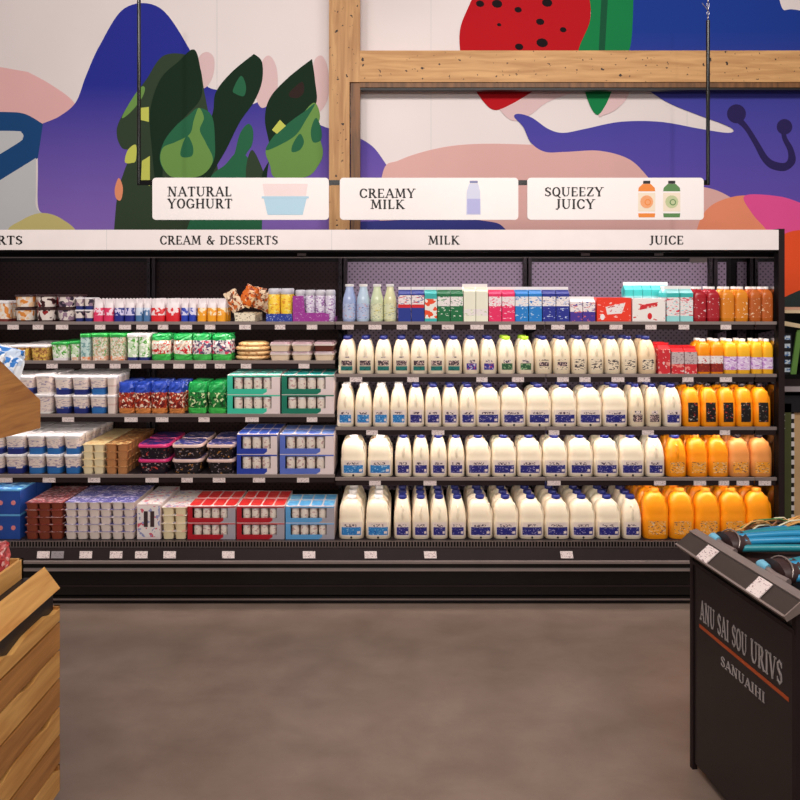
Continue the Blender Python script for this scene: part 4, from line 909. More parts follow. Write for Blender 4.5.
for key, cxs, w, lk in (('pink', [96, 106.4], 10.2, 'pink'), ('navy', [117, 127.6], 10.4, 'navy'), ('steel', [137.2, 145], 7.6, 'steel blue'), ('red', [156, 171], 14.6, 'red'), ('blue', [183, 191], 7.6, 'bright blue'), ('orange', [200.4, 210.4, 220.2], 9.6, 'orange')):
    run(('po', key), pouch(W16(w), 21.5 * S, .05, key), cxs, 'A', .05, f'{lk} drinking yoghurt pouch', 'pouch', 'small yoghurt pouches on the top shelf', 3)
# snack bags in a tray
tr = MB(); tw, td = W16(20) / 2, .12
tr.box(-tw, tw, -td, td, 0, .003, 'tray_cream'); tr.prism([(-tw, 0), (tw * .9, 0), (tw, .05), (-tw * 1.1, .055)], (0, -td, 0), (1, 0, 0), (0, 0, 1), (0, .003, 0), 'tray_cream')
for s in (-1, 1): tr.box(s * tw - .0015, s * tw + .0015, -td, td, 0, .04, 'tray_cream')
tr.box(-tw, tw, td - .003, td, 0, .05, 'tray_cream')
o = tr.build('snack_tray', None, (X(244), YF + .145, SH['A'] + .0005)); tag(o, 'cream card tray holding orange snack bags on the top shelf', 'tray')
def snack(seed, m):
    return bag(.085, .13, .045, [(0, .75, m), (.75, 1, m)], 'snack_bag', .9, seed)
for i, (px, py, rot, m, lk) in enumerate(((236, 311, -.45, 'snack_cream', 'cream snack bag leaning left in the tray'), (239, 306, .5, 'snack_orange', 'glossy orange snack bag on top of pile'), (250, 309, .25, 'snack_cream', 'brown and cream snack bag leaning right in tray'), (256, 312, .6, 'snack_cream', 'crumpled snack bag at right edge of pile'))):
    o = spawn(('sn', i), snack(11 + i, m), lk, 'snack bag', 'snack bags in the card tray', (X(px), YF + .075 + .052 * i, Z(py) - .0)); o.rotation_euler = (0, rot, 0)
# whipped cream cans with their trays
run(('cy',), can(W16(12.6), 33.5 * S, 'can_yellow'), [272.4, 285.2], 'A', W16(12.6), 'yellow cream can', 'can', 'cream cans on the top shelf', 2, y0=.004)
run(('cl',), can(W16(9.9), 32 * S, 'can_lilac'), [298.8, 309, 319.2, 329.2], 'A', W16(10), 'lilac cream can', 'can', 'cream cans on the top shelf', 2, y0=.004)
for a, b, m, hh, lk in ((265.6, 291.8, 'tray_navy', 8, 'navy card tray around the yellow cream cans'), (292.4, 335.2, 'tray_purple', 9, 'purple card tray around the lilac cream cans')):
    q = MB(); w = (X(b) - X(a)) / 2; 
    if m == 'tray_navy': q.box(-w, w, 0, .002, 0, hh * S, m)
    else: q.prism([(-w, 0), (w * .68, 0), (w * .72, hh * S * .8), (w * .5, hh * S), (-w * .42, hh * S), (-w * .5, 26 * S), (-w, 26 * S)], (0, 0, 0), (1, 0, 0), (0, 0, 1), (0, .002, 0), m)
    q.box(-w, -w + .002, .002, .16, 0, .03, m); q.box(w - .002, w, .002, .16, 0, .03, m)
    tag(q.build('card_tray', None, ((X(a) + X(b)) / 2, YF + .017, SH['A'] + .0005)), lk, 'tray')
# second shelf
tubs('b0', [-18, -2.5], 'BL', 14, 14, .1, [(0, 1, 'tub_food')], 'lid_white', 'low deli tub with pale lid', 3, 1)
tubs('b1', [16.5, 36.5], 'BL', 19.6, 15, .11, [(0, 1, 'tub_food')], 'lid_white', 'brown deli tub with white lid', 4, 1)
tubs('b2', [57], 'BL', 19, 18, .11, [(0, .16, 'lid_white'), (.16, 1, 'tub_green')], 'lid_green', 'margarine tub with green lid', 3, 1)
tubs('b3', [72], 'BL', 10, 19, .1, [(0, .2, 'flat_peach'), (.2, 1, 'tub_green')], 'lid_green', 'narrow tub with green lid', 3, 1)
tubs('b4', [82.8], 'BL', 10.6, 26.5, .08, [(0, .16, 'flat_peach'), (.16, 1, 'tub_teal')], 'lid_green', 'tall pale teal tub with green lid', 2, 1, taper=.92)
tubs('b5', [97, 115], 'BL', 16.6, 27, .1, [(0, .18, 'flat_peach'), (.18, 1, 'tub_speck')], 'lid_green', 'tall speckled tub with green lid', 2, 1, taper=.9)
tubs('b6', [130.4, 142], 'BL', 11.4, 27, .09, [(0, .14, 'tub_navy'), (.14, 1, 'tub_green')], 'lid_white', 'tall green and white tub with white lid', 2, 1, taper=.9)
for i, (cx, m) in enumerate(((158.5, 'bag_mix'), (180.4, 'bag_mix'), (199.8, 'bag_mix2'), (219.6, 'bag_mix2'))):
    for r in range(2):
        spawn(('bg', i), bag(W16(20.2), 26.5 * S, .085, [(0, .24, 'bag_green_lt'), (.24, .76, m), (.76, 1, 'bag_green')], 'cheese_bag', .6, 31 + i), f'green-topped grated cheese bag, second shelf, {nth(i, 4)}, {ROW[r]}', 'bag', 'green-topped bags on the second shelf', (X(cx), YF + .065 + .09 * r, SH['BL'] + .0005))
def flatbread(r, h):
    def f():
        q = MB(); q.lathe([(r * .9, 0), (r, h * .3), (r * .98, h * .7), (r * .8, h)], 'tortilla', 22); return q.build('flatbread_pack')
    return f
for i, (r, h, dx) in enumerate(((19, 4.6, 0), (18.4, 4.6, .6), (19, 4.4, -.4), (16.6, 4, .4))):
    z0 = SH['BL'] + .0005 + sum((4.6, 4.6, 4.4, 4)[:i]) * S
    o = flatbread(r * S * .95, h * S * .97)(); o.location = (X(249 + dx), YF + .14, z0 + i * .0004); tag(o, f"round golden flatbread pack, {['lowest', 'second lowest', 'second highest', 'topmost'][i]} of the stack", 'flatbread', 'flatbreads stacked on the second shelf')
for i, (cx, m) in enumerate(((279, 'dip_pale'), (301, 'dip_pale'), (323.6, 'dip_dark'))):
    for r in range(2):
        for L in range(2):
            mm = 'dip_pale' if L == 0 else m
            spawn(('dp', mm), tray_pack(W16(21.6), 9.2 * S, .11, mm, 'dip_lid'), f"{['lower', 'upper'][L]} dip tray, {['left', 'middle', 'right dark'][i]} pile, second shelf, {ROW[r]}", 'dip tray', 'dip trays on the second shelf', (X(cx), YF + .075 + .114 * r, SH['BL'] + .0005 + L * (9.2 * S + .0006)))
# third shelf
WB = [(0, .32, 'tub_navy'), (.32, .42, 'tub_blue2'), (.42, .9, 'tub_p_text'), (.9, 1, 'tub_white')]
WB2 = [(0, .36, 'tub_blue'), (.36, .44, 'tub_blue2'), (.44, .9, 'tub_p_text'), (.9, 1, 'tub_white')]
tubs('c0', [-16, 3, 22], 'CL', 18.6, 18.8, .11, WB, 'lid_white', 'white yoghurt tub behind the wooden panel', 3)
tubs('c1', [41], 'CL', 18.6, 19.6, .11, [(0, .1, 'tub_white'), (.1, 1, 'tub_p_text')], 'lid_white', 'square white yoghurt tub by wooden panel', 3)
tubs('c2', [59.6, 77.6], 'CL', 17.4, 18.8, .11, WB, 'lid_white', 'navy-footed white yoghurt tub', 4)
tubs('c3', [95.4], 'CL', 17.4, 18.8, .11, WB2, 'lid_white', 'blue-footed white yoghurt tub', 4)
tubs('c4', [109.4], 'CL', 9.8, 18.8, .08, [(0, .5, 'pot_white'), (.5, .6, 'lid_rim'), (.6, 1, 'pot_white')], 'lid_white', 'slim pale pot by red bags', 3)
for i, cx in enumerate((123.5, 140, 156.4, 174)):
    for r in range(3):
        spawn(('sr', i), bag(W16(17), 31 * S, .08, [(0, .17, 'bag_orange'), (.17, .68, 'salad_red'), (.68, 1, 'bag_blue')], 'cheese_bag', .6, 51 + i), f'red bag with blue top, third shelf, {nth(i, 4)}, {ROW[r]}', 'bag', 'red and blue cheese bags on the third shelf', (X(cx), YF + .065 + .085 * r, SH['CL'] + .0005))
for i, cx in enumerate((195, 215.2)):
    for r in range(3):
        spawn(('sg', i), bag(W16(19.6), 31 * S, .08, [(0, .18, 'bag_green_lt'), (.18, .68, 'salad_green'), (.68, 1, 'bag_green')], 'cheese_bag', .6, 71 + i), f"all-green cheese bag, third shelf, {['left', 'right'][i]} one, {ROW[r]}", 'bag', 'green cheese bags on the third shelf', (X(cx), YF + .065 + .085 * r, SH['CL'] + .0005))
def cases(key, cxs, shelf, wpx, hpx, d, band, right, top, look, pots=4):
    w, h = W16(wpx), hpx * S
    for i, cx in enumerate(cxs):
        for L in range(2):
            side = '' if len(cxs) == 1 else [' left', ' right'][i]
            z0 = SH[shelf] + .0005 + L * (h + .0006); lay = ['lower', 'upper'][L]
            spawn((key, L), shelf_carton(w, h, d, band, right, top if L else None), f'{lay}{side} {look}', 'case', 'card display cases of yoghurt pots', (X(cx), YF + .02 + d / 2, z0))
            pw = w * .74 / pots * .94
            for k in range(pots):
                px_ = X(cx) - w / 2 * .8 + w * .74 * (k + .5) / pots
                spawn(('pot', round(pw, 3), hpx), small_pot(pw, h * .84), f'white pot, {nth(k, pots)}, in the {lay}{side} {look}'.replace(' display case', ' case'), 'pot', 'pots inside the card cases', (px_, YF + .0265 + pw / 2, z0 + .0035))
cases('teal', [253], 'CL', 53.6, 19.5, .32, 'b_tealL', 'box_white', 't_tealL', 'mint green display case, third shelf')
cases('tealD', [307.4], 'CL', 53.2, 19.5, .32, 'b_tealD', 'box_white', 't_tealD', 'deep teal display case, third shelf')
# fourth shelf
tubs('d1', [-8], 'DL', 18, 19.4, .11, WB, 'lid_white', 'navy-footed yoghurt tub at frame edge', 4)
tubs('d2', [11.8], 'DL', 21, 19.4, .11, WB, 'lid_white', 'wide navy-footed white yoghurt tub', 5)
tubs('d3', [32.6, 50.8, 69.8], 'DL', 18, 19.4, .11, WB2, 'lid_white', 'blue-footed white yoghurt tub', 5)
MP = 'multipacks of small pots'
def packs(key, cxs, shelf, nx, wpx, hpx, layers, rows, cup, foil, look, ny=2, pd=.062):
    w = W16(wpx); h = hpx * S
    run((key,), multipack(w * .985, ny * pd, h, nx, ny, cup, foil), cxs, shelf, ny * pd, look, 'multipack', MP, rows, None, layers, h + .0003)
packs('m1', [91.4], 'DL', 2, 22, 7.4, 4, 4, 'pot_cream', 'foil_cream', 'cream pot multipack')
packs('m2', [115], 'DL', 2, 22.6, 7.4, 4, 4, 'pot_caramel', 'foil_caramel', 'caramel brown pot multipack')
def dessert(w, h, d, side, rim, top):
    def f():
        r = E('dessert_tub'); W, D = w / 2 * .97, d / 2
        q = MB(); q.loft([sring(W * .84, D * .88, 0, 5, 24), sring(W * .95, D * .96, h * .8, 5, 24)], side); q.build('tub_body', r)
        q = MB(); q.loft([sring(W, D, h * .8, 5, 24), sring(W, D, h * .9, 5, 24), sring(W * .95, D * .97, h, 5, 24)], rim, smooth=False)
        q.prism([(x, y) for x, y, _ in sring(W * .9, D * .93, 0, 5, 24)], (0, 0, h), (1, 0, 0), (0, 1, 0), (0, 0, .0008), top); q.build('lid', r)
        return r
    return f
for i, (cx, w, rim, tp, sd, lk) in enumerate(((151, 33.5, 'lid_pink', 'dessert_top', 'dessert_side', 'pink-rimmed'), (185, 32.5, 'lid_rim', 'dessert_top2', 'dessert_side2', 'pale-rimmed wide'), (219, 31, 'lid_rim', 'dessert_top2', 'dessert_side2', 'pale-rimmed narrow'))):
    for L in range(2):
        for r in range(2):
            spawn(('ds', i), dessert(W16(w), 14.6 * S, .2, sd, rim, tp), f"{['lower', 'upper'][L]} {lk} black dessert tub, fourth shelf, {ROW[r]}", 'dessert', 'black dessert tubs on the fourth shelf', (X(cx), YF + .12 + .206 * r, SH['DL'] + .0005 + L * (14.6 * S + .001)))
cases('blueD', [256.4], 'DL', 41, 20, .34, 'b_blueD', 'box_white', 't_blueD', 'royal blue display case, fourth shelf', 3)
cases('blueL', [306.4], 'DL', 55, 20, .3, 'b_blueL', 'box_white', 't_blueL', 'soft blue display case, fourth shelf', 4)
# bottom deck
def bluebox(w, h, d):
    def f():
        r = E('dessert_box'); W, D = w / 2, d / 2
        q = MB(); q.box(-W, W, -D, D, 0, h * .92, 'blue_deep'); q.build('box_body', r)
        q = MB(); q.box(-W * 1.0, W * 1.0, -D * 1.01, D, h * .92, h, 'b_skyL', top='blue_top'); q.build('lid', r)
        q = MB()
        for cx in (-.45, .5): q.prism([(cx * W + .014 * math.cos(t), h * .45 + .014 * math.sin(t)) for t in [2 * PI * i / 12 for i in range(12)]], (0, -D - .0012, 0), (1, 0, 0), (0, 0, 1), (0, .001, 0), 'disc_pink')
        q.build('front_print', r)
        return r
    return f
for cx, nm in ((-24, 'at frame edge'), (4.5, 'left of brown pots')):
    for L in range(2):
        for r in range(2):
            spawn(('bb',), bluebox(W16(27), 25 * S, .2), f"{['lower', 'upper'][L]} deep blue box {nm}, {ROW[r]}", 'box', 'deep blue boxes on the deck', (X(cx), YF + .125 + .206 * r, SH['E_'] + .0005 + L * (25 * S + .001)))
packs('m3', [42], 'E_', 3, 38, 7.3, 5, 3, 'pot_brown', 'foil_red', 'chocolate brown pot multipack')
packs('m4', [74.6, 98, 121.4], 'E_', 2, 23.2, 7.4, 5, 3, 'pot_white', 'foil_purple', 'purple-foiled white pot multipack')
def wb2(q, W, D, h):
    for cx in (-.25, .3): q.prism([(W * cx - .012, h * .35), (W * cx + .012, h * .35), (W * cx + .012, h * .8), (W * cx - .012, h * .8)], (0, -D - .002, 0), (1, 0, 0), (0, 0, 1), (0, .001, 0), 'box_inside')
for r in range(3): spawn(('w2b',), printed_box(W16(24), 35 * S, .13, 'foil_white', 'box_white', 'foil_white', 'yoghurt_box', wb2), f'white and pink yoghurt box on deck, {ROW[r]}', 'box', 'white boxes on the deck', (X(147.4), YF + .09 + .134 * r, SH['E_'] + .0005))
packs('m5', [173], 'E_', 2, 25, 8, 4, 3, 'pot_cream', 'foil_white', 'white-foiled cream pot multipack')
cases('red', [210.6, 260], 'E_', 48.6, 16.6, .34, 'b_redD', 'b_greyB', 't_red', 'red display case on deck')
cases('sky', [309.6], 'E_', 49.6, 16.6, .26, 'b_skyL', 'b_greyB', 't_sky', 'sky blue display case on deck')

# ------------------------------------------------------------------ wooden produce stand, near left
XS, YN, YFar = -1.2, 1.55, 2.67
st = tag(E('produce_stand', (-1.6, 2.1, 0)), 'stepped wooden produce stand with plank sides in left foreground', 'display stand'); ox, oy = -1.6, 2.1
def sp(mb, name): return mb.build(name, st, (-ox, -oy, 0))
# slanted front board
q = MB(); q.prism([(XS, .815), (XS - .056, .89), (XS - .068, .882), (XS - .012, .807)], (0, YN, 0), (1, 0, 0), (0, 0, 1), (0, YFar - YN, 0), 'crate_wood'); sp(q, 'slanted_board')
# black body behind and the plank cladding below it
q = MB(); q.box(-2.0, XS - .02, YN + .01, YFar - .012, .03, .80, 'box_black'); q.box(-2.0, XS - .1, YN + .01, YFar - .01, .80, .855, 'box_black'); sp(q, 'black_carcass')
zs = [.762, .70, .60, .50, .40, .30, .20, .10]
for i in range(len(zs) - 1):
    q = MB(); zt, zl = zs[i] - .006, zs[i + 1]
    pts = [(YN, zl), (YFar, zl), (YFar, zt)]
    nseg = 24
    for k in range(nseg + 1):
        y = YFar - (YFar - YN) * k / nseg
        notch = .02 * max(0, math.sin(y * 22 + i * 2)) ** 3 if i % 2 == 0 else .004 * math.sin(y * 7)
        pts.append((y, zt - .001 - abs(notch)))
    q.prism(pts, (XS - .02, 0, 0), (0, 1, 0), (0, 0, 1), (.018, 0, 0), 'crate_wood' if i % 2 == 0 else 'crate_wood2'); sp(q, 'side_plank')
    q = MB(); q.box(-2.0, XS - .003, YFar - .01, YFar + .004, zl, zt - .004, 'crate_wood2'); sp(q, 'end_plank')
for x in (-1.95, XS - .06):
    q = MB(); q.box(x - .02, x + .02, YN + .02, YN + .06, 0, .03, 'box_black'); q.box(x - .02, x + .02, YFar - .06, YFar - .02, 0, .03, 'box_black'); sp(q, 'foot')
# upright and upper wooden tray with a cut-off end board
q = MB(); q.box(-2.0, -1.94, YN + .02, YFar - .02, .855, 1.95, 'panel_wood'); sp(q, 'back_board')
XP = -1.27
q = MB(); q.prism([(1.55, 1.452), (YFar, 1.38), (YFar, 1.479), (2.585, 1.53), (2.4, 1.645), (2.2, 1.72), (1.55, 1.72)], (XP - .02, 0, 0), (0, 1, 0), (0, 0, 1), (.02, 0, 0), 'panel_wood'); sp(q, 'upper_side_board')
q = MB(); q.prism([(1.6, 1.455), (YFar - .03, 1.40), (YFar - .03, 1.415), (1.6, 1.47)], (-1.94, 0, 0), (0, 1, 0), (0, 0, 1), (.65, 0, 0), 'panel_wood'); sp(q, 'upper_shelf')
# small crate with pink meat packs, standing on the stand's top
q = MB(); cr = tag(E('small_crate', (-1.5, 2.35, .856)), 'small pale wooden crate on stand top holding red packs', 'crate')
a0, a1, b0, b1, h = -.16, .175, -.5, .31, .068
for bx in ((a0, a0 + .012, b0, b1), (a1 - .012, a1, b0, b1), (a0, a1, b0, b0 + .012), (a0, a1, b1 - .012, b1)): q.box(*bx, 0, h, 'crate_wood')
q.build('crate_sides', cr); q = MB(); q.box(a0 + .012, a1 - .012, b0 + .012, b1 - .012, .03, .042, 'crate_wood2'); q.build('crate_bottom', cr)
for i in range(3):
    for j in range(5):
        o = spawn(('mt', (i + j) % 3), bag(.095, .1, .09, [(0, .5, 'meat'), (.5, 1, 'meat')], 'meat_pack', .8, 90 + (i + j) % 3), f"red and pink wrapped meat pack, {['left', 'middle', 'right'][i]} column of crate, {ORD[j]} from far end", 'meat pack', 'red packs in the small crate', (-1.5 - .1 + .105 * i, 2.35 + .24 - .12 * j, .90))
# blue and white packets standing in the upper tray, seen over the cut board
for i in range(5):
    y = 2.58 - .13 * i
    o = spawn(('bp', i % 2), bag(.15, .235, .05, [(0, .8, 'blue_packet'), (.8, 1, 'blue_packet')], 'frozen_packet', .5, 120 + i % 2), f'blue and white crinkled packet in upper wooden tray, {ORD[i]} from the far end', 'packet', 'blue packets in the wooden tray', (-1.40, y, 1.496 - .0529 * (y - 1.6)))
    o.rotation_euler = (.0, .22, .12)

# ------------------------------------------------------------------ black bin with sloping price rail, near right
d = Vector((.145, -1, 0)).normalized(); nrm = Vector((-d.y, d.x, 0)) * -1   # d runs toward the camera; outward side faces left
side = Vector((1, .145, 0)).normalized()
PA = Vector((1.142, 2.955, 0)); LN = .617
bin_ = tag(E('display_bin', (PA.x + .3, PA.y - .3, 0)), 'black display bin with angled price rail and diagonal lettering, right foreground', 'display bin')
bo = Vector((PA.x + .3, PA.y - .3, 0))
def bpt(a, b, z): return PA + d * a + side * b + Vector((0, 0, z)) - bo      # a along the left side toward camera, b to the right
def bbox(q, a0, a1, b0, b1, z0, z1, mat):
    q.prism([(a0, z0), (a1, z0), (a1, z1), (a0, z1)], bpt(0, b0, 0), d, (0, 0, 1), side * (b1 - b0), mat)
for b in (0, .7): q = MB(); bbox(q, 0, LN, b, b + .012, .03, .9, 'bin_panel'); q.build('side_wall', bin_)
for a in (0, LN - .012): q = MB(); bbox(q, a, a + .012, .012, .7, .03, .88, 'bin_panel'); q.build('end_wall', bin_)
q = MB(); bbox(q, .012, LN - .012, .012, .7, .78, .8, 'bin_black'); q.build('bin_floor', bin_)
for a in (-.006, LN - .014):
    for b in (-.006, .698): q = MB(); bbox(q, a, a + .02, b, b + .02, 0, .9, 'rail_dark'); q.build('corner_post', bin_)
q = MB(); bbox(q, -.006, LN, -.008, .008, .80, .815, 'rail_dark'); q.build('side_rail', bin_)
# price rail: section (b,z) extruded along d
def extr(q, pts, a0, a1, mat): q.prism(pts, bpt(a0, 0, 0), side, (0, 0, 1), d * (a1 - a0), mat)
q = MB(); extr(q, [(.0, .905), (.03, .915), (.03, .925), (-.002, .918)], -.02, LN + .02, 'rail_lip')
extr(q, [(0, .905), (-.052, .862), (-.056, .868), (-.004, .911)], -.02, LN + .02, 'rail_inner'); extr(q, [(-.052, .858), (-.046, .862), (-.056, .874), (-.062, .87)], -.02, LN + .02, 'rail_lip')
extr(q, [(.0, .89), (-.046, .856), (-.05, .862), (0, .905)], -.024, -.02, 'rail_lip'); extr(q, [(.0, .88), (-.05, .854), (-.06, .87), (0, .915)], LN + .02, LN + .024, 'rail_lip'); q.build('price_rail', bin_)
for a in (.13, .44):
    q = MB(); extr(q, [(-.006, .913), (-.056, .871), (-.0585, .8735), (-.0085, .9155)], a, a + .07, 'tag_paper'); q.build('price_tag', bin_)
# diagonal lettering and orange stripe on the left wall (text plane: -side facing)
q = MB(); put = (bpt(.0, -.0005, 0), d, Vector((0, 0, 1)), -side)
text(q, 'ANU SAI SOU', .06, .605, .075, .3, 0, 'text_grey', .0015, put); text(q, 'URIVS', .38, .605, .075, .17, 0, 'text_grey', .0015, put); q.build('lettering', bin_)
q = MB(); q.prism([(.055, .572), (.58, .572), (.58, .585), (.055, .585)], put[0], d, (0, 0, 1), -side * .001, 'stripe_orange'); q.build('orange_stripe', bin_)
q = MB(); text(q, 'SANUAIHI', .2, .5, .035, .26, 0, 'text_grey', .0015, put); q.build('small_lettering', bin_)
# blue hose bundles lying in the bin
def hoses(label, a, seedv, cols, z=.9):
    r = tag(E('hose_bundle', bpt(a, .1, z) + bo), label, 'hose bundle', 'blue hose bundles in the bin')
    o = Vector(r.location)
    def L(aa, b, zz): return bpt(a + aa, b, z + zz) + bo - o
    for k in range(6):
        u = k / 5; pts = []
        for i in range(15):
            t = i / 14; b = .1 + .58 * t
            pts.append(tuple(L(-.05 + .085 * u + .13 * u * t + (.05 * u - .03) * math.sin(PI * t) * 1.6, b, .004 + .03 * math.sin(PI * u) * (1 - .3 * t) + .018 * math.sin(PI * t))))
        q = MB(); q.tube(pts, .0135, cols[k % len(cols)], 10); q.build('hose', r)
    # dark wrap: half-round sleeve
    q = MB(); rings = []
    for i in range(7):
        b = .065 + .075 * i / 6; ring = []
        for j in range(16):
            t = 2 * PI * j / 16; ring.append(tuple(L(-.008 + (.062 + .006 * math.sin(i)) * math.cos(t), b, .012 + (.036 + .003 * math.cos(i * 2)) * math.sin(t))))
        rings.append(ring)
    q.loft(rings, 'sleeve'); q.build('wrap', r)
    q = MB(); q.tube([tuple(L(-.008 + .064 * math.cos(t), .085 + .02 * math.sin(t), .014 + .042 * math.sin(t))) for t in [PI * i / 12 for i in range(13)]], .003, 'rail_lip', 6); q.build('trim_band', r)
    q = MB(); q.tube([tuple(L(-.02, .05, .012)), tuple(L(.03, .04, .012)), tuple(L(.085, .052, .01))], [.013, .014, .013], 'handle_grey', 10); q.build('handle', r)
    q = MB(); q.tube([tuple(L(-.065, .05, .015)), tuple(L(-.045, .045, .022)), tuple(L(-.02, .05, .018))], [.014, .018, .014], 'hose_lt', 10); q.build('end_cap', r)
hoses('coil of bright blue hoses with dark wrap at far end of bin', .12, 1, ['hose_blue', 'hose_blue', 'hose_teal'])
hoses('coil of deep teal hoses with dark wrap at near end of bin', .42, 2, ['hose_teal', 'hose_blue'], .905)
q = MB(); rnd = random.Random(5)
for i in range(150):
    a = .012 + .06 * rnd.random(); b = .16 + .44 * rnd.random(); ang = rnd.uniform(-.12, .12); l = rnd.uniform(.1, .24); z = .875 + .07 * rnd.random(); lift = rnd.uniform(-.005, .012)
    pts = [tuple(bpt(a + ang * l * t, min(.69, b + l * t), z + .03 * math.sin(PI * t) + lift * t)) for t in (0, .33, .66, 1)]
    pts = [(p[0], p[1], p[2]) for p in pts]
    q.tube(pts, [.003, .004, .003, .001], rnd.choice(['strand_a', 'strand_b', 'strand_c', 'strand_d', 'strand_e', 'strand_b']), 5)
o = q.build('dried_grass', None, bo); tag(o, 'tangled heap of green, tan and brown dried grass in the bin', 'dried grass'); o['kind'] = 'stuff'
q = MB(); bbox(q, .02, LN - .02, .02, .69, .8, .87, 'sleeve'); q.build('liner', bin_)

# ------------------------------------------------------------------ side fixture beyond the fridge's right end
YR = 4.75
def gx(p): return X(p, YR)
def gz(p): return Z(p, YR)
sr = tag(E('side_shelving', (gx(830), YR + .2, 0)), 'dark shelving with pale top board just past fridge right end', 'shelving'); ox, oy = gx(830), YR + .2
def rp(q, n): return q.build(n, sr, (-ox, -oy, 0))
xa, xb = X(783) + .03, gx(900)
q = MB(); q.box(xa, xb, YR - .02, 5.4, gz(313), gz(310), 'shelf_wood'); rp(q, 'top_board')
q = MB(); q.box(xa, xb, 5.38, 5.4, 0, gz(313), 'box_black'); rp(q, 'back_panel')
q = MB(); q.box(xa, xb, YR, 5.38, gz(379), gz(374.5), 'case_black'); rp(q, 'shelf')
q = MB(); q.box(xa, xb, YR - .03, YR - .005, gz(391), gz(386), 'steel_rail'); q.box(xa, xb, YR - .005, YR + .01, gz(392), gz(379), 'rail_dark'); rp(q, 'price_rail')
q = MB(); q.box(xa, gx(793), YR + .02, YR + .07, 0, gz(404), 'olive')
for py in (415, 421, 429): q.prism(circ(gx(785.6), gz(py), .006, 8), (0, YR + .02, 0), (1, 0, 0), (0, 0, 1), (0, -.002, 0), 'tag_edge')
rp(q, 'olive_post')
q = MB(); q.box(gx(797.2), xb, YR + .04, YR + .07, 0, gz(412), 'beige'); rp(q, 'beige_panel')
q = MB()
for k in range(16):
    zc = gz(415 + k * 9.2); q.box(gx(793.2), gx(797), YR + .03, YR + .06, zc - .03, zc, 'tag_edge'); q.box(gx(793.2), gx(797), YR + .035, YR + .06, zc - .0578, zc - .03, 'ink_black')
rp(q, 'checked_edge')
q = MB(); q.box(xa, xb, YR + .02, 5.36, gz(413), gz(396), 'box_black'); rp(q, 'black_housing')
for x in (xb - .04,): q = MB(); q.box(x, xb, YR, 5.38, 0, gz(313), 'box_black'); rp(q, 'end_panel')
def blackpack():
    r = E('boxed_pack'); q = MB(); q.box(-.035, .035, -.05, .05, 0, .05, 'box_black'); q.build('box_body', r)
    q = MB(); q.box(-.033, .026, -.0515, -.05, .012, .038, 'box_label'); q.build('label', r); return r
for k in range(5):
    spawn(('bk',), blackpack, f"black box with pale label past the fridge end, {['lowest', 'second lowest', 'middle', 'second highest', 'topmost'][k]}", 'box', 'black boxes past the fridge end', (gx(788.5), YR + .08, gz(374.5) + .0006 + k * .0508))
q = MB(); q.prism([(gx(791.5), gz(374.4)), (gx(797), gz(374.4)), (gx(803), gz(330)), (gx(798), gz(330))], (0, YR + .008, 0), (1, 0, 0), (0, 0, 1), (0, .012, 0), 'green_leaf')
tag(q.build('green_board'), 'narrow green board leaning in front of the black boxes', 'board')
q = MB(); q.prism([(xa, gz(323)), (gx(799), gz(328)), (gx(799), gz(324)), (xa, gz(318))], (0, YR - .018, 0), (1, 0, 0), (0, 0, 1), (0, .012, 0), 'shelf_wood'); rp(q, 'slanted_trim')

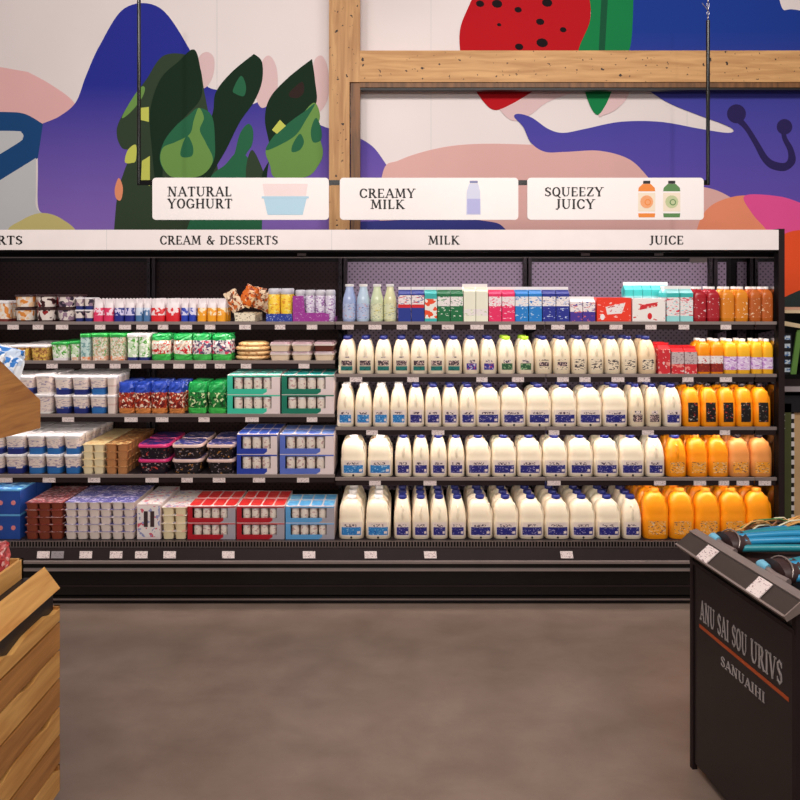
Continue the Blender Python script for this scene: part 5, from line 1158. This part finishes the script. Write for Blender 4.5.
# ------------------------------------------------------------------ lights
def area(name, loc, target, sx_, sy_, power, col=(1, .95, .9)):
    l = bpy.data.lights.new(name, 'AREA'); l.shape = 'RECTANGLE'; l.size = sx_; l.size_y = sy_; l.energy = power; l.color = col
    o = bpy.data.objects.new(name, l); C.objects.link(o); o.location = loc; o.rotation_euler = (Vector(target) - Vector(loc)).to_track_quat('-Z', 'Y').to_euler(); return o
for x, e in ((-2.4, 50), (0, 62), (2.2, 62)): area('ceiling_panel_light', (x, 1.2, 4.6), (x * .9, 4.8, .9), 1.6, .6, e)
area('aisle_light', (0, .2, 3.4), (0, 4.6, 1.0), 3.5, .5, 50)
def spot(name, loc, target, power, size, rad=.05):
    l = bpy.data.lights.new(name, 'SPOT'); l.energy = power; l.spot_size = math.radians(size); l.spot_blend = .5; l.shadow_soft_size = rad; l.color = (1, .95, .9)
    o = bpy.data.objects.new(name, l); C.objects.link(o); o.location = loc; o.rotation_euler = (Vector(target) - Vector(loc)).to_track_quat('-Z', 'Y').to_euler()
spot('track_spot', (1.5, 1.8, 4.7), (1.6, 5.5, 2.9), 90, 60, .04); spot('track_spot', (-1.6, 1.8, 4.7), (-1.7, 5.5, 2.9), 70, 60, .04)
# LED strips under the canopy and shelf lips (they light the goods below)
for a, b, e in ((345, 777, 9), (-100, 335, 3.2)):
    area('canopy_led', ((X(a) + X(b)) / 2, YF + .16, Z(250) + .005), ((X(a) + X(b)) / 2, YF + .45, 1.6), X(b) - X(a), .02, e, (1, .92, .95))
for k in ('A', 'BL', 'BR', 'CL', 'CR', 'DL', 'DR'):
    for a, b in (((-100, 335), (335, 777)) if k == 'A' else ((-100, 335),) if k[1] == 'L' else ((335, 777),)):
        area('shelf_led', ((X(a) + X(b)) / 2, YF + .018, SH[k] - .03), ((X(a) + X(b)) / 2, YF + .16, SH[k] - .3), X(b) - X(a) - .04, .01, 3.4, (1, .9, .82))
w = bpy.data.worlds.new('shop_ambient'); bpy.context.scene.world = w; w.use_nodes = True
w.node_tree.nodes['Background'].inputs[0].default_value = (1, .95, .93, 1); w.node_tree.nodes['Background'].inputs[1].default_value = .22

# ------------------------------------------------------------------ camera
cam = bpy.data.cameras.new('camera'); cam.sensor_width = 36; cam.lens = F / 800 * 36; cam.shift_y = -(400 - HOR) / 800; cam.clip_end = 60
co = bpy.data.objects.new('camera', cam); C.objects.link(co); co.location = (0, 0, EYE); co.rotation_euler = (PI / 2, 0, 0)
sc = bpy.context.scene; sc.camera = co
sc.view_settings.view_transform = 'Standard'; sc.view_settings.look = 'None'; sc.view_settings.gamma = 1; sc.view_settings.exposure = 0
print('things', len(LABELS), 'objects', len(bpy.data.objects))
